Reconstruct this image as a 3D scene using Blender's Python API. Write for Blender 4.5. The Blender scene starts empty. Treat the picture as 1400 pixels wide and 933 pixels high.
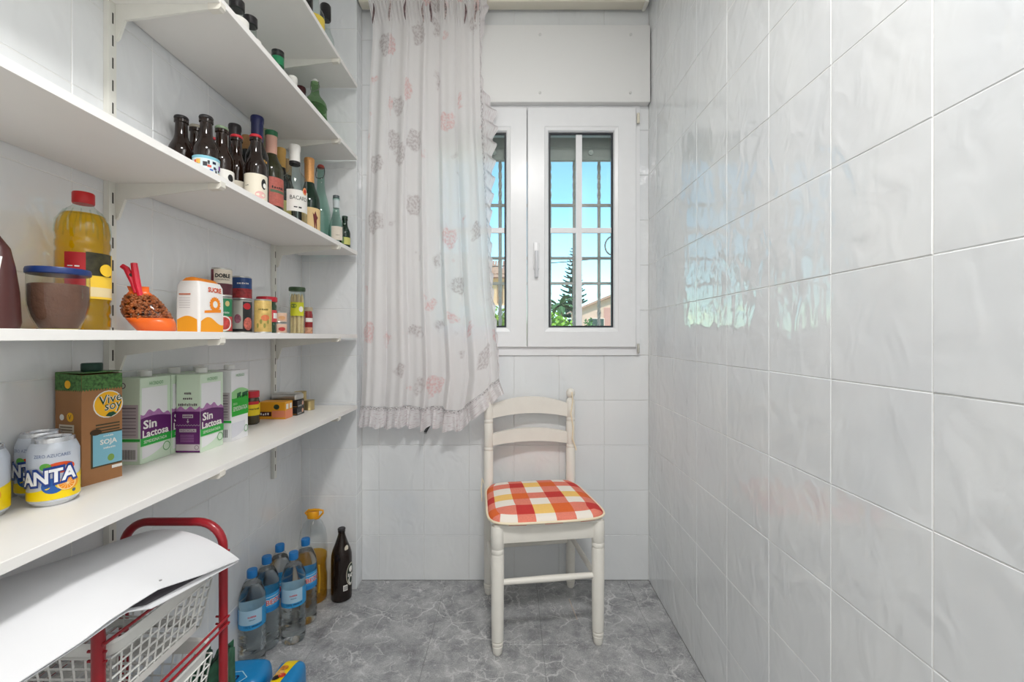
import bpy, bmesh, math, random
from mathutils import Vector, Matrix
random.seed(7)
sc = bpy.context.scene
COL = sc.collection
PI = math.pi

# ------------------------------------------------------------------ camera, world, lights, exposure
F, VX, VY, H = 594.0, 699.0, 461.0, 1.081        # focal length in pixels, vanishing point, eye height
cam_d = bpy.data.cameras.new('camera')
cam = bpy.data.objects.new('camera', cam_d); COL.objects.link(cam)
cam.location = (0, 0, H); cam.rotation_euler = (PI/2, 0, 0)
cam_d.sensor_width = 36.0; cam_d.lens = F/1400*36
cam_d.shift_x = (700-VX)/1400; cam_d.shift_y = (VY-466.5)/1400
cam_d.clip_start = 0.02; cam_d.clip_end = 400
sc.camera = cam

w = bpy.data.worlds.new('world'); sc.world = w; w.use_nodes = True
wn = w.node_tree.nodes; wl = w.node_tree.links
sky = wn.new('ShaderNodeTexSky'); sky.sky_type = 'NISHITA'
sky.sun_disc = False; sky.sun_elevation = math.radians(52); sky.sun_rotation = math.radians(200)
sky.air_density = 1.0; sky.dust_density = 0.0; sky.ozone_density = 0.7; sky.altitude = 1500
tint = wn.new('ShaderNodeVectorMath'); tint.operation = 'MULTIPLY'; tint.inputs[1].default_value = (.80, 1.06, .90)
wl.new(sky.outputs[0], tint.inputs[0])
bg = wn['Background']; wl.new(tint.outputs[0], bg.inputs[0]); bg.inputs[1].default_value = 0.38

sun_d = bpy.data.lights.new('sun', 'SUN'); sun_d.energy = 3.6; sun_d.angle = 0.01; sun_d.color = (1, .96, .9)
sun = bpy.data.objects.new('sun', sun_d); COL.objects.link(sun)
sun.rotation_euler = (math.radians(40), 0, math.radians(-24))

port_d = bpy.data.lights.new('window_portal', 'AREA'); port_d.shape = 'RECTANGLE'; port_d.size = 0.98; port_d.size_y = 1.1
port_d.cycles.is_portal = True
port = bpy.data.objects.new('window_portal', port_d); COL.objects.link(port)
port.location = (0.07, 2.2, 1.55); port.rotation_euler = (-PI/2, 0, 0)

LAMP_W = 30.5
vs = sc.view_settings
vs.view_transform = 'Standard'; vs.look = 'None'; vs.gamma = 1.0; vs.use_curve_mapping = False
vs.exposure = 0.0
sc.cycles.transparent_max_bounces = 32
sc.cycles.max_bounces = 12; sc.cycles.transmission_bounces = 12; sc.cycles.diffuse_bounces = 6
sc.cycles.sample_clamp_indirect = 6.0

# ------------------------------------------------------------------ helpers
def lin(c):
    r = []
    for v in c[:3]:
        v = v/255.0
        r.append(v/12.92 if v <= .04045 else ((v+.055)/1.055)**2.4)
    return (r[0], r[1], r[2], 1.0)

MATS = {}
def mat(name, rgb, rough=.5, metal=0.0, var=0.0, vscale=30.0, bump=0.0, bscale=60.0, spec=.5, trans=0.0, ior=1.45, coat=0.0):
    if name in MATS: return MATS[name]
    m = bpy.data.materials.new(name); m.use_nodes = True
    n, l = m.node_tree.nodes, m.node_tree.links
    p = n['Principled BSDF']
    c = lin(rgb)
    p.inputs['Base Color'].default_value = c
    p.inputs['Roughness'].default_value = rough; p.inputs['Metallic'].default_value = metal
    p.inputs['Specular IOR Level'].default_value = spec
    p.inputs['Transmission Weight'].default_value = trans; p.inputs['IOR'].default_value = ior
    p.inputs['Coat Weight'].default_value = coat
    if var or bump:
        geo = n.new('ShaderNodeNewGeometry')
    if var:
        t = n.new('ShaderNodeTexNoise'); t.inputs['Scale'].default_value = vscale; t.inputs['Detail'].default_value = 4
        l.new(geo.outputs['Position'], t.inputs['Vector'])
        r = n.new('ShaderNodeValToRGB')
        r.color_ramp.elements[0].position = .3; r.color_ramp.elements[1].position = .7
        r.color_ramp.elements[0].color = tuple(x*(1-var) for x in c[:3])+(1,)
        r.color_ramp.elements[1].color = tuple(min(1, x*(1+var)) for x in c[:3])+(1,)
        l.new(t.outputs[0], r.inputs[0]); l.new(r.outputs[0], p.inputs['Base Color'])
    if bump:
        t2 = n.new('ShaderNodeTexNoise'); t2.inputs['Scale'].default_value = bscale; t2.inputs['Detail'].default_value = 3
        l.new(geo.outputs['Position'], t2.inputs['Vector'])
        b = n.new('ShaderNodeBump'); b.inputs['Strength'].default_value = bump; b.inputs['Distance'].default_value = .003
        l.new(t2.outputs[0], b.inputs['Height']); l.new(b.outputs[0], p.inputs['Normal'])
    MATS[name] = m
    return m

def thin_glass(name, rgb, ior=1.45, rough=0.0, density=1.0):
    """clear thin sheet or shell: tinted see-through plus a fresnel mirror reflection"""
    if name in MATS: return MATS[name]
    m = bpy.data.materials.new(name); m.use_nodes = True
    n, l = m.node_tree.nodes, m.node_tree.links
    n.remove(n['Principled BSDF'])
    tr = n.new('ShaderNodeBsdfTransparent'); tr.inputs[0].default_value = lin(rgb)
    gl = n.new('ShaderNodeBsdfGlossy'); gl.inputs['Roughness'].default_value = rough
    fr = n.new('ShaderNodeFresnel')
    ge = n.new('ShaderNodeNewGeometry'); io = n.new('ShaderNodeMapRange')      # the same reflectance from both sides of the thin wall
    io.inputs[3].default_value = ior; io.inputs[4].default_value = 1/ior
    l.new(ge.outputs['Backfacing'], io.inputs[0]); l.new(io.outputs[0], fr.inputs[0])
    mx = n.new('ShaderNodeMixShader')
    l.new(fr.outputs[0], mx.inputs[0]); l.new(tr.outputs[0], mx.inputs[1]); l.new(gl.outputs[0], mx.inputs[2])
    l.new(mx.outputs[0], n['Material Output'].inputs[0])
    MATS[name] = m
    return m

def liquid(name, rgb, clear=.72):
    """tinted see-through liquid that also scatters a little light"""
    if name in MATS: return MATS[name]
    m = thin_glass(name, rgb, 1.25)
    n, l = m.node_tree.nodes, m.node_tree.links
    tl = n.new('ShaderNodeBsdfTranslucent'); tl.inputs[0].default_value = lin(rgb)
    df = n.new('ShaderNodeBsdfDiffuse'); df.inputs[0].default_value = lin(rgb)
    m1 = n.new('ShaderNodeMixShader'); m1.inputs[0].default_value = .5; l.new(tl.outputs[0], m1.inputs[1]); l.new(df.outputs[0], m1.inputs[2])
    m2 = n.new('ShaderNodeMixShader'); m2.inputs[0].default_value = clear
    old = n['Material Output'].inputs[0].links[0].from_socket
    l.new(m1.outputs[0], m2.inputs[1]); l.new(old, m2.inputs[2]); l.new(m2.outputs[0], n['Material Output'].inputs[0])
    return m

def mesh(name, verts, faces, m=None, smooth=False, recalc=False, sharp=None, mats=None, fmats=None, uvs=None):
    me = bpy.data.meshes.new(name)
    me.from_pydata([tuple(v) for v in verts], [], [tuple(f) for f in faces])
    if recalc:
        bm = bmesh.new(); bm.from_mesh(me); bmesh.ops.recalc_face_normals(bm, faces=bm.faces[:]); bm.to_mesh(me); bm.free()
    for mm in (mats or ([m] if m else [])): me.materials.append(mm)
    if fmats:
        for p, i in zip(me.polygons, fmats): p.material_index = i
    if smooth:
        me.polygons.foreach_set('use_smooth', [True]*len(me.polygons))
        if sharp: me.set_sharp_from_angle(angle=math.radians(sharp))
    me.update()
    return me

def obj(name, me, parent=None, loc=None, rot=None):
    o = bpy.data.objects.new(name, me); COL.objects.link(o)
    if parent: o.parent = parent
    if loc: o.location = loc
    if rot: o.rotation_euler = rot
    return o

def tag(o, label=None, cat=None, group=None, kind=None):
    if label: o['label'] = label
    if cat: o['category'] = cat
    if group: o['group'] = group
    if kind: o['kind'] = kind
    return o

def thing(name, label, cat, loc=(0, 0, 0), rz=0.0, group=None):
    o = bpy.data.objects.new(name, None); COL.objects.link(o)
    o.empty_display_size = .02
    o.location = loc; o.rotation_euler = (0, 0, rz)
    return tag(o, label, cat, group)

class MB:
    """collects shapes for ONE mesh"""
    def __init__(s): s.v = []; s.f = []
    def add(s, v, f):
        n = len(s.v); s.v += [tuple(x) for x in v]; s.f += [tuple(i+n for i in q) for q in f]; return s
    def box(s, x0, x1, y0, y1, z0, z1):
        v = [(x, y, z) for z in (z0, z1) for y in (y0, y1) for x in (x0, x1)]
        return s.add(v, [(0, 2, 3, 1), (4, 5, 7, 6), (0, 1, 5, 4), (2, 6, 7, 3), (0, 4, 6, 2), (1, 3, 7, 5)])
    def lathe(s, prof, seg=32, cx=0, cy=0):
        v = []; f = []
        k = len(prof)
        for r, z in prof:
            for i in range(seg):
                a = 2*PI*i/seg; v.append((cx+r*math.cos(a), cy+r*math.sin(a), z))
        for j in range(k-1):
            for i in range(seg):
                a, b = j*seg+i, j*seg+(i+1) % seg
                f.append((a, b, b+seg, a+seg))
        f.append(tuple(reversed(range(seg)))); f.append(tuple(range((k-1)*seg, k*seg)))
        return s.add(v, f)
    def tube(s, pts, r, seg=10, closed=False):
        pts = [Vector(p) for p in pts]; n = len(pts)
        rs = r if isinstance(r, (list, tuple)) else [r]*n
        v = []; f = []; up = None
        for i, p in enumerate(pts):
            if closed: t = pts[(i+1) % n]-pts[i-1]
            else: t = pts[min(i+1, n-1)]-pts[max(i-1, 0)]
            t.normalize()
            if up is None:
                a = Vector((0, 0, 1)) if abs(t.z) < .9 else Vector((1, 0, 0))
                up = (a-t*a.dot(t)).normalized()
            else:
                up = (up-t*up.dot(t))
                up = up.normalized() if up.length > 1e-6 else Vector((1, 0, 0))
            sd = t.cross(up)
            for k in range(seg):
                a = 2*PI*k/seg; v.append(p+(up*math.cos(a)+sd*math.sin(a))*rs[i])
        m_ = n if closed else n-1
        for i in range(m_):
            for k in range(seg):
                a, b = i*seg+k, i*seg+(k+1) % seg
                c, d = ((i+1) % n)*seg+(k+1) % seg, ((i+1) % n)*seg+k
                f.append((a, b, c, d))
        if not closed:
            f.append(tuple(reversed(range(seg)))); f.append(tuple(range((n-1)*seg, n*seg)))
        return s.add(v, f)
    def prism(s, poly, a0, a1, axis='y'):
        n = len(poly)
        def P(p, a): return (p[0], a, p[1]) if axis == 'y' else ((a, p[0], p[1]) if axis == 'x' else (p[0], p[1], a))
        v = [P(p, a0) for p in poly]+[P(p, a1) for p in poly]
        f = [tuple(range(n)), tuple(reversed(range(n, 2*n)))]+[(i, (i+1) % n, (i+1) % n+n, i+n) for i in range(n)]
        return s.add(v, f)
    def build(s, name, m, parent=None, smooth=False, sharp=35, recalc=True, loc=None, rot=None):
        return obj(name, mesh(name, s.v, s.f, m, smooth, recalc, sharp), parent, loc, rot)

def bevel_box(name, m, parent, x0, x1, y0, y1, z0, z1, b=.003, seg=2):
    me = bpy.data.meshes.new(name); bm = bmesh.new()
    bmesh.ops.create_cube(bm, size=1)
    for v in bm.verts:
        v.co = ((x0+x1)/2+v.co.x*(x1-x0), (y0+y1)/2+v.co.y*(y1-y0), (z0+z1)/2+v.co.z*(z1-z0))
    bmesh.ops.bevel(bm, geom=bm.edges[:], offset=b, segments=seg, affect='EDGES', profile=.5)
    bm.to_mesh(me); bm.free()
    me.materials.append(m)
    me.polygons.foreach_set('use_smooth', [True]*len(me.polygons)); me.set_sharp_from_angle(angle=math.radians(40))
    return obj(name, me, parent)

# --- flat print: text and patches mapped on a face or around a cylinder
_txt = {}
def text_geo(s, off=0.0, shear=0.0):
    k = (s, off, shear)
    if k not in _txt:
        cu = bpy.data.curves.new('lettering', 'FONT'); cu.body = s; cu.offset = off; cu.shear = shear
        cu.resolution_u = 2; cu.align_x = 'LEFT'
        o = bpy.data.objects.new('lettering_source', cu)
        me = bpy.data.meshes.new_from_object(o)
        v = [(p.co.x, p.co.y) for p in me.vertices]; f = [tuple(p.vertices) for p in me.polygons]
        bpy.data.objects.remove(o); bpy.data.curves.remove(cu); bpy.data.meshes.remove(me)
        _txt[k] = (v, f)
    return _txt[k]

def text(s, wd, mapf, m, parent, u=0, v=0, hgt=None, off=0.0, shear=0.0, name='lettering', slope=0.0, ref=None):
    """lettering WD wide centred at (u, v); REF: string whose bounds set the scale"""
    vv, ff = text_geo(s, off, shear)
    if not vv: return None
    rv = text_geo(ref, 0, shear)[0] if ref else vv
    x0, x1 = min(p[0] for p in rv), max(p[0] for p in rv); y0, y1 = min(p[1] for p in rv), max(p[1] for p in rv)
    kx = wd/(x1-x0); ky = (hgt/(y1-y0)) if hgt else kx
    vs_ = [mapf(u+(p[0]-(x0+x1)/2)*kx, v+(p[1]-(y0+y1)/2)*ky+slope*(p[0]-(x0+x1)/2)*kx) for p in vv]
    return obj(name, mesh(name, vs_, ff, m), parent)

UNREADABLE = {'Merlot', 'Rioja', 'VINO', 'TINTO', 'GIN', 'BIER', 'Chimichurri', 'Cremosa', 'Leche', 'leche', 'olivas', '1.5', 'ALUBIAS', 'ATUN', 'REDUCE', 'BEBIDA DE', 'SIN LACTOSA', 'bezoya', 'agua mineral', 'RECICLADO', '~', '~~'}
_text = text
def text(s, wd, mapf, m, parent, u=0, v=0, hgt=None, name='lettering', **kw):
    """print too small to read in the photograph is drawn as short strokes of the same size"""
    if s not in UNREADABLE: return _text(s, wd, mapf, m, parent, u, v, hgt, name=name, **kw)
    rnd = random.Random(s); h = hgt or wd*.22; n = max(2, len(s)); vs_ = []; ff = []; x = -wd/2; st = wd/n
    for i in range(n):
        w_ = st*rnd.uniform(.5, .75); h0, h1 = -h/2+h*rnd.uniform(0, .15), h/2-h*rnd.uniform(0, .35); k = len(vs_)
        vs_ += [mapf(u+x, v+h0), mapf(u+x+w_, v+h0), mapf(u+x+w_, v+h1), mapf(u+x, v+h1)]; ff.append((k, k+1, k+2, k+3)); x += st
    return obj('small_print', mesh('small_print', vs_, ff, m), parent)

def faceX(x, e=.0004): return lambda u, v: (x+e, u, v)       # looks to +X, u runs along +Y
def faceY(y, e=.0004): return lambda u, v: (u, y-e, v)       # looks to -Y, u runs along +X
def cyl(r, th, e=.0004): return lambda u, v: ((r+e)*math.cos(th+u/r), (r+e)*math.sin(th+u/r), v)

def patch(name, mapf, u0, u1, v0, v1, m, parent, nu=12):
    """rectangle of print; v0, v1 may be functions of u"""
    a = v0 if callable(v0) else (lambda u: v0)
    b = v1 if callable(v1) else (lambda u: v1)
    vs_ = []; ff = []
    for i in range(nu+1):
        u = u0+(u1-u0)*i/nu
        vs_ += [mapf(u, a(u)), mapf(u, b(u))]
    for i in range(nu): ff.append((2*i, 2*i+2, 2*i+3, 2*i+1))
    return obj(name, mesh(name, vs_, ff, m, smooth=True), parent)

def blob(name, mapf, pts, m, parent):
    """filled outline of print (convex enough for one fan)"""
    cu = sum(p[0] for p in pts)/len(pts); cv = sum(p[1] for p in pts)/len(pts)
    vs_ = [mapf(cu, cv)]+[mapf(*p) for p in pts]; n = len(pts)
    return obj(name, mesh(name, vs_, [(0, i+1, (i+1) % n+1) for i in range(n)], m), parent)

def ell(cu, cv, ru, rv, n=20, a0=0, a1=2*PI):
    return [(cu+ru*math.cos(a0+(a1-a0)*i/n), cv+rv*math.sin(a0+(a1-a0)*i/n)) for i in range(n)]

def ring(name, mapf, cu, cv, ru, rv, t, m, parent, n=24):
    vs_ = []; ff = []
    for i in range(n):
        a = 2*PI*i/n
        vs_ += [mapf(cu+ru*math.cos(a), cv+rv*math.sin(a)), mapf(cu+(ru-t)*math.cos(a), cv+(rv-t)*math.sin(a))]
    for i in range(n):
        j = (i+1) % n; ff.append((2*i, 2*j, 2*j+1, 2*i+1))
    return obj(name, mesh(name, vs_, ff, m), parent)

def to_cam(x, y): return math.atan2(-y, -x)

# ------------------------------------------------------------------ materials of the room
def tile_material():
    m = bpy.data.materials.new('glazed_tile'); m.use_nodes = True
    n, l = m.node_tree.nodes, m.node_tree.links; p = n['Principled BSDF']
    geo = n.new('ShaderNodeNewGeometry')
    mp = n.new('ShaderNodeMapping'); mp.inputs['Scale'].default_value = (1, 1, .62)
    l.new(geo.outputs['Position'], mp.inputs[0])
    nz = n.new('ShaderNodeTexNoise'); nz.inputs['Scale'].default_value = 17; nz.inputs['Detail'].default_value = 1.6; nz.inputs['Roughness'].default_value = .45
    nz.inputs['Distortion'].default_value = .8
    n2 = n.new('ShaderNodeTexNoise'); n2.inputs['Scale'].default_value = 5; n2.inputs['Detail'].default_value = 1
    l.new(mp.outputs[0], nz.inputs['Vector']); l.new(mp.outputs[0], n2.inputs['Vector'])
    ad = n.new('ShaderNodeMath'); ad.operation = 'ADD'
    l.new(nz.outputs[0], ad.inputs[0]); l.new(n2.outputs[0], ad.inputs[1])
    b = n.new('ShaderNodeBump'); b.inputs['Strength'].default_value = .7; b.inputs['Distance'].default_value = .005
    l.new(ad.outputs[0], b.inputs['Height']); l.new(b.outputs[0], p.inputs['Normal'])
    r = n.new('ShaderNodeValToRGB')
    r.color_ramp.elements[0].position = .25; r.color_ramp.elements[1].position = .75
    r.color_ramp.elements[0].color = lin((222, 225, 228)); r.color_ramp.elements[1].color = lin((232, 234, 235))
    l.new(n2.outputs[0], r.inputs[0]); l.new(r.outputs[0], p.inputs['Base Color'])
    p.inputs['Roughness'].default_value = .05; p.inputs['Specular IOR Level'].default_value = .75
    return m

def floor_material():
    m = bpy.data.materials.new('veined_grey_floor'); m.use_nodes = True
    n, l = m.node_tree.nodes, m.node_tree.links; p = n['Principled BSDF']
    geo = n.new('ShaderNodeNewGeometry'); pos = geo.outputs['Position']
    nz = n.new('ShaderNodeTexNoise'); nz.inputs['Scale'].default_value = 11; nz.inputs['Detail'].default_value = 7; nz.inputs['Roughness'].default_value = .68
    l.new(pos, nz.inputs['Vector'])
    r = n.new('ShaderNodeValToRGB'); e = r.color_ramp.elements
    e[0].position = .32; e[0].color = lin((120, 121, 124)); e[1].position = .68; e[1].color = lin((182, 183, 184))
    l.new(nz.outputs[0], r.inputs[0])
    # fine speckle
    sp = n.new('ShaderNodeTexNoise'); sp.inputs['Scale'].default_value = 260; sp.inputs['Detail'].default_value = 2
    l.new(pos, sp.inputs['Vector'])
    mixs = n.new('ShaderNodeMixRGB'); mixs.blend_type = 'OVERLAY'; mixs.inputs[0].default_value = .45
    l.new(r.outputs[0], mixs.inputs[1]); l.new(sp.outputs[0], mixs.inputs[2])
    last = mixs.outputs[0]
    for scale, width, amt, seed in ((8, .03, .6, 0.0), (15, .045, .55, 5.3), (31, .07, .40, 11.7)):
        dn = n.new('ShaderNodeTexNoise'); dn.inputs['Scale'].default_value = scale*.8; dn.inputs['Detail'].default_value = 5
        off = n.new('ShaderNodeVectorMath'); off.operation = 'ADD'; off.inputs[1].default_value = (seed, seed, 0)
        l.new(pos, off.inputs[0]); l.new(off.outputs[0], dn.inputs['Vector'])
        sc_ = n.new('ShaderNodeVectorMath'); sc_.operation = 'SCALE'; sc_.inputs[3].default_value = .16
        l.new(dn.outputs[1], sc_.inputs[0])
        a2 = n.new('ShaderNodeVectorMath'); a2.operation = 'ADD'
        l.new(off.outputs[0], a2.inputs[0]); l.new(sc_.outputs[0], a2.inputs[1])
        vo = n.new('ShaderNodeTexVoronoi'); vo.feature = 'DISTANCE_TO_EDGE'; vo.inputs['Scale'].default_value = scale
        l.new(a2.outputs[0], vo.inputs['Vector'])
        vr = n.new('ShaderNodeValToRGB'); ve = vr.color_ramp.elements
        ve[0].position = 0; ve[0].color = (1, 1, 1, 1); ve[1].position = width; ve[1].color = (0, 0, 0, 1)
        l.new(vo.outputs['Distance'], vr.inputs[0])
        mk = n.new('ShaderNodeTexNoise'); mk.inputs['Scale'].default_value = scale*.9; mk.inputs['Detail'].default_value = 3
        l.new(a2.outputs[0], mk.inputs['Vector'])
        mr = n.new('ShaderNodeValToRGB'); mr.color_ramp.elements[0].position = .45; mr.color_ramp.elements[1].position = .62
        l.new(mk.outputs[0], mr.inputs[0])
        mu = n.new('ShaderNodeMath'); mu.operation = 'MULTIPLY'; l.new(vr.outputs[0], mu.inputs[0]); l.new(mr.outputs[0], mu.inputs[1])
        m2 = n.new('ShaderNodeMath'); m2.operation = 'MULTIPLY'; m2.inputs[1].default_value = amt; l.new(mu.outputs[0], m2.inputs[0])
        mx = n.new('ShaderNodeMixRGB'); mx.inputs[2].default_value = lin((232, 232, 232))
        l.new(m2.outputs[0], mx.inputs[0]); l.new(last, mx.inputs[1]); last = mx.outputs[0]
    l.new(last, p.inputs['Base Color'])
    p.inputs['Roughness'].default_value = .42
    return m

M_tile = tile_material(); M_floor = floor_material()
M_grout = mat('grout', (232, 232, 230), .85, var=.06, vscale=90)
M_fgrout = mat('floor_grout', (128, 128, 128), .9, var=.1, vscale=90)
M_plaster = mat('white_plaster', (236, 235, 232), .8, bump=.1, bscale=120)
M_upvc = mat('white_upvc', (232, 233, 235), .28, var=.01)
M_shelf = mat('white_melamine', (233, 231, 227), .38, var=.012, vscale=8)
M_steelw = mat('white_enamelled_steel', (222, 221, 214), .38, var=.02)
M_dark = mat('dark_slot', (62, 60, 56), .7)
M_gasket = mat('black_gasket', (42, 45, 52), .5)
M_pane = thin_glass('window_pane_glass', (246, 250, 250), 1.45)

# ------------------------------------------------------------------ the room
XL, XR, YB, YC, YN = -.899, .610, 1.929, 1.861, -.9
XC = -.6625; ZC = 2.6
WY0, WY1 = YB+.003, 2.19                     # window wall thickness
def struct(name, mb, m, parent=None, label=None):
    o = mb.build(name, m, parent)
    if parent is None: o['kind'] = 'structure'
    if label: o['label'] = label
    return o
GB = .0011       # grout sits this deep behind the tile faces
wall_left = struct('wall_left', MB().box(XL-.12, XL-GB, YN-.1, YB+.26, 0, ZC), M_grout)
wall_right = struct('wall_right', MB().box(XR+GB, XR+.12, YN-.1, YB+.26, 0, ZC), M_grout)
wall_front = struct('wall_front', MB().box(XL-.1, XR+.1, YN-.12, YN, 0, ZC), M_plaster)
floor = struct('floor', MB().box(XL-.12, XR+.12, YN-.12, YB+.26, -.2, -.0015), M_fgrout)
ceiling = struct('ceiling', MB().box(XL-.12, XR+.12, YN-.12, YB+.26, ZC, ZC+.2), M_plaster)
wall_column = struct('wall_column', MB().box(XL-GB, XC-GB, YC+GB, YB+.05, 0, ZC), M_grout)
# window wall with its opening
OX0, OX1, OZ0, OZ1 = -.428, .568, 1.0, 2.104
wb = MB()
wb.box(XL-.02, OX0, WY0, WY1, 0, ZC).box(OX1, XR+.05, WY0, WY1, 0, ZC).box(OX0, OX1, WY0, WY1, 0, OZ0).box(OX0, OX1, WY0, WY1, OZ1, ZC)
wall_back = struct('wall_back', wb, M_grout)

_tile_cache = {}
def tile_mesh(axis, a, b, t=.005, ch=.0012, m=None):
    key = (axis, round(a, 4), round(b, 4), m.name)
    if key in _tile_cache: return _tile_cache[key]
    x, y = a/2, b/2
    v = []
    for (dx, dy, c) in ((x, y, -t), (x, y, -ch*.8), (x-ch, y-ch, 0)):
        v += [(-dx, -dy, c), (dx, -dy, c), (dx, dy, c), (-dx, dy, c)]
    f = [(3, 2, 1, 0), (8, 9, 10, 11)]
    for k in (0, 4):
        for i in range(4):
            j = (i+1) % 4; f.append((k+i, k+j, k+j+4, k+i+4))
    if axis == '-x': v = [(-c, -p, q) for p, q, c in v]
    elif axis == '+x': v = [(c, p, q) for p, q, c in v]
    elif axis == '-y': v = [(p, -c, q) for p, q, c in v]
    me = mesh('tile', v, f, m)
    _tile_cache[key] = me
    return me

def cut(rect, hole):
    x0, x1, y0, y1 = rect; a0, a1, b0, b1 = hole
    if a1 <= x0 or a0 >= x1 or b1 <= y0 or b0 >= y1: return [rect]
    out = []
    if a0 > x0: out.append((x0, a0, y0, y1)); x0 = a0
    if a1 < x1: out.append((a1, x1, y0, y1)); x1 = a1
    if b0 > y0: out.append((x0, x1, y0, b0))
    if b1 < y1: out.append((x0, x1, b1, y1))
    return out

def tiling(parent, axis, fixed, us, vs_, m, hole=None, gap=.0013):
    for i in range(len(us)-1):
        for j in range(len(vs_)-1):
            rs = [(us[i], us[i+1], vs_[j], vs_[j+1])]
            if hole: rs = [q for r in rs for q in cut(r, hole)]
            for (a0, a1, b0, b1) in rs:
                if a1-a0 < .006 or b1-b0 < .006: continue
                me = tile_mesh(axis, a1-a0-gap, b1-b0-gap, m=m)
                cu, cv = (a0+a1)/2, (b0+b1)/2
                jx = random.uniform(-.0004, .0002)
                loc = {'-x': (fixed-jx, cu, cv), '+x': (fixed+jx, cu, cv), '-y': (cu, fixed-jx, cv), 'z': (cu, cv, fixed)}[axis]
                o = obj('tile', me, parent, loc)
                if axis != 'z':
                    k = .0025
                    o.rotation_euler = (random.uniform(-k, k), random.uniform(-k, k)*0, random.uniform(-k, k))
ROWS = [.2*i for i in range(14)]
tiling(wall_right, '-x', XR, [-.371+.2*i for i in range(12)]+[YB], ROWS, M_tile)
tiling(wall_left, '+x', XL, [-.311+.2*i for i in range(11)]+[YC], ROWS, M_tile)
tiling(wall_back, '-y', YB, [XC, -.588, -.388, -.188, .012, .212, .412, XR], ROWS, M_tile, hole=(OX0, OX1, OZ0, OZ1))
tiling(wall_column, '-y', YC, [XL, -.8616, XC], ROWS, M_tile)
tiling(wall_column, '+x', XC, [YC, YB], ROWS, M_tile)
tiling(floor, 'z', 0.0, [XL, -.69, -.29, .11, .51, XR], [YN, -.475, -.075, .325, .725, 1.125, 1.525, YB], M_floor, gap=.0012)

# ------------------------------------------------------------------ window
win = MB()
y0, y1 = 1.921, 1.985
fw = .022
win.box(OX0, OX0+.04, y0, y1, OZ0, OZ1).box(OX1-.024, OX1, y0, y1, OZ0, OZ1).box(OX0+.04, OX1-.024, y0, y1, OZ0, OZ0+.042).box(OX0+.04, OX1-.024, y0, y1, OZ1-.02, OZ1)
window_1 = struct('window_1', win, M_upvc)

def frame_ring(x0, x1, z0, z1, prof):
    """closed frame from a profile of (inset, y) pairs"""
    v = []; f = []
    for ins, y in prof: v += [(x0+ins[0], y, z0+ins[2]), (x1-ins[1], y, z0+ins[2]), (x1-ins[1], y, z1-ins[3]), (x0+ins[0], y, z1-ins[3])]
    n = len(prof)
    for k in range(n):
        k2 = (k+1) % n
        for i in range(4):
            j = (i+1) % 4; f.append((4*k+i, 4*k+j, 4*k2+j, 4*k2+i))
    return v, f

def sash(x0, x1, z0, z1, gx0, gx1, gz0, gz1, handle):
    ins = (gx0-x0, x1-gx1, gz0-z0, z1-gz1)
    def lerp(e): return tuple(i-e for i in ins)
    prof = [((0, 0, 0, 0), 1.975), ((0, 0, 0, 0), 1.910), ((.003,)*4, 1.907), (lerp(.020), 1.907), (lerp(.018), 1.9095), (lerp(.004), 1.913), (ins, 1.921), (ins, 1.975)]
    v, f = frame_ring(x0, x1, z0, z1, prof)
    s = obj('sash', mesh('sash', v, f, M_upvc, recalc=True), window_1)
    # dark spacer ring, glazing bars, panes
    v, f = frame_ring(gx0, gx1, gz0, gz1, [((-.002,)*4, 1.926), ((-.002,)*4, 1.934), ((.008,)*4, 1.934), ((.008,)*4, 1.926)])
    obj('gasket', mesh('gasket', v, f, M_gasket, recalc=True), s)
    mx, mz = (gx0+gx1)/2-.008, 1.5545
    MB().box(mx-.0135, mx+.0135, 1.9285, 1.9375, gz0, gz1).build('glazing_bar', M_upvc, s)
    MB().box(gx0, gx1, 1.928, 1.938, mz-.0115, mz+.0115).build('glazing_bar', M_upvc, s)
    MB().box(gx0-.004, gx1+.004, 1.9415, 1.9425, gz0-.004, gz1+.004).build('pane', M_pane, s)
    if handle:
        hx, hz = .110, 1.423
        bevel_box('handle', M_upvc, s, hx-.013, hx+.013, 1.898, 1.907, hz-.045, hz+.072, .003)
        bevel_box('handle_lever', mat('handle_grey', (205, 207, 212), .35), s, hx-.0075, hx+.0075, 1.886, 1.8975, hz-.082, hz+.035, .004)
    return s
sash(.0714, .549, 1.0355, 2.0908, .1656, .4513, 1.1232, 1.987, True)
sash(-.409, .0686, 1.0355, 2.0908, -.311, -.0227, 1.1232, 1.987, False)
# hinges on the outer frame
M_hinge = mat('hinge_cream', (222, 216, 200), .4)
hm = MB().lathe([(.0065, 2.02), (.0065, 2.062), (.005, 2.064)], 12, .558, 1.908).build('hinge', M_hinge, window_1, True)
hm = MB().lathe([(.003, 1.008), (.006, 1.012), (.006, 1.05), (.005, 1.052)], 12, .558, 1.908).build('hinge', mat('hinge_metal', (190, 188, 180), .4, .3), window_1, True)
# roller shutter cover over the window
sb = thing('shutter_box', 'wide white shutter box panel across the wall above the window', 'shutter box', (.07, 1.9, 2.272))
bevel_box('cover_panel', mat('cover_white', (230, 230, 229), .45), sb, -.575, .535, -.010, .0275, -.168, .168, .003)
for (px, pz) in ((-.365+.42-.0, .125), (.45, .125), (-.365+.42, -.128), (.448, -.128), (-.5, .125), (-.5, -.128)):
    MB().lathe([(.006, 0), (.006, .0025), (.003, .004)], 12).build('screw_cap', mat('screw_cap_white', (214, 214, 212), .5), sb, True, loc=(px, -.0102, pz), rot=(PI/2, 0, 0))
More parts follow.
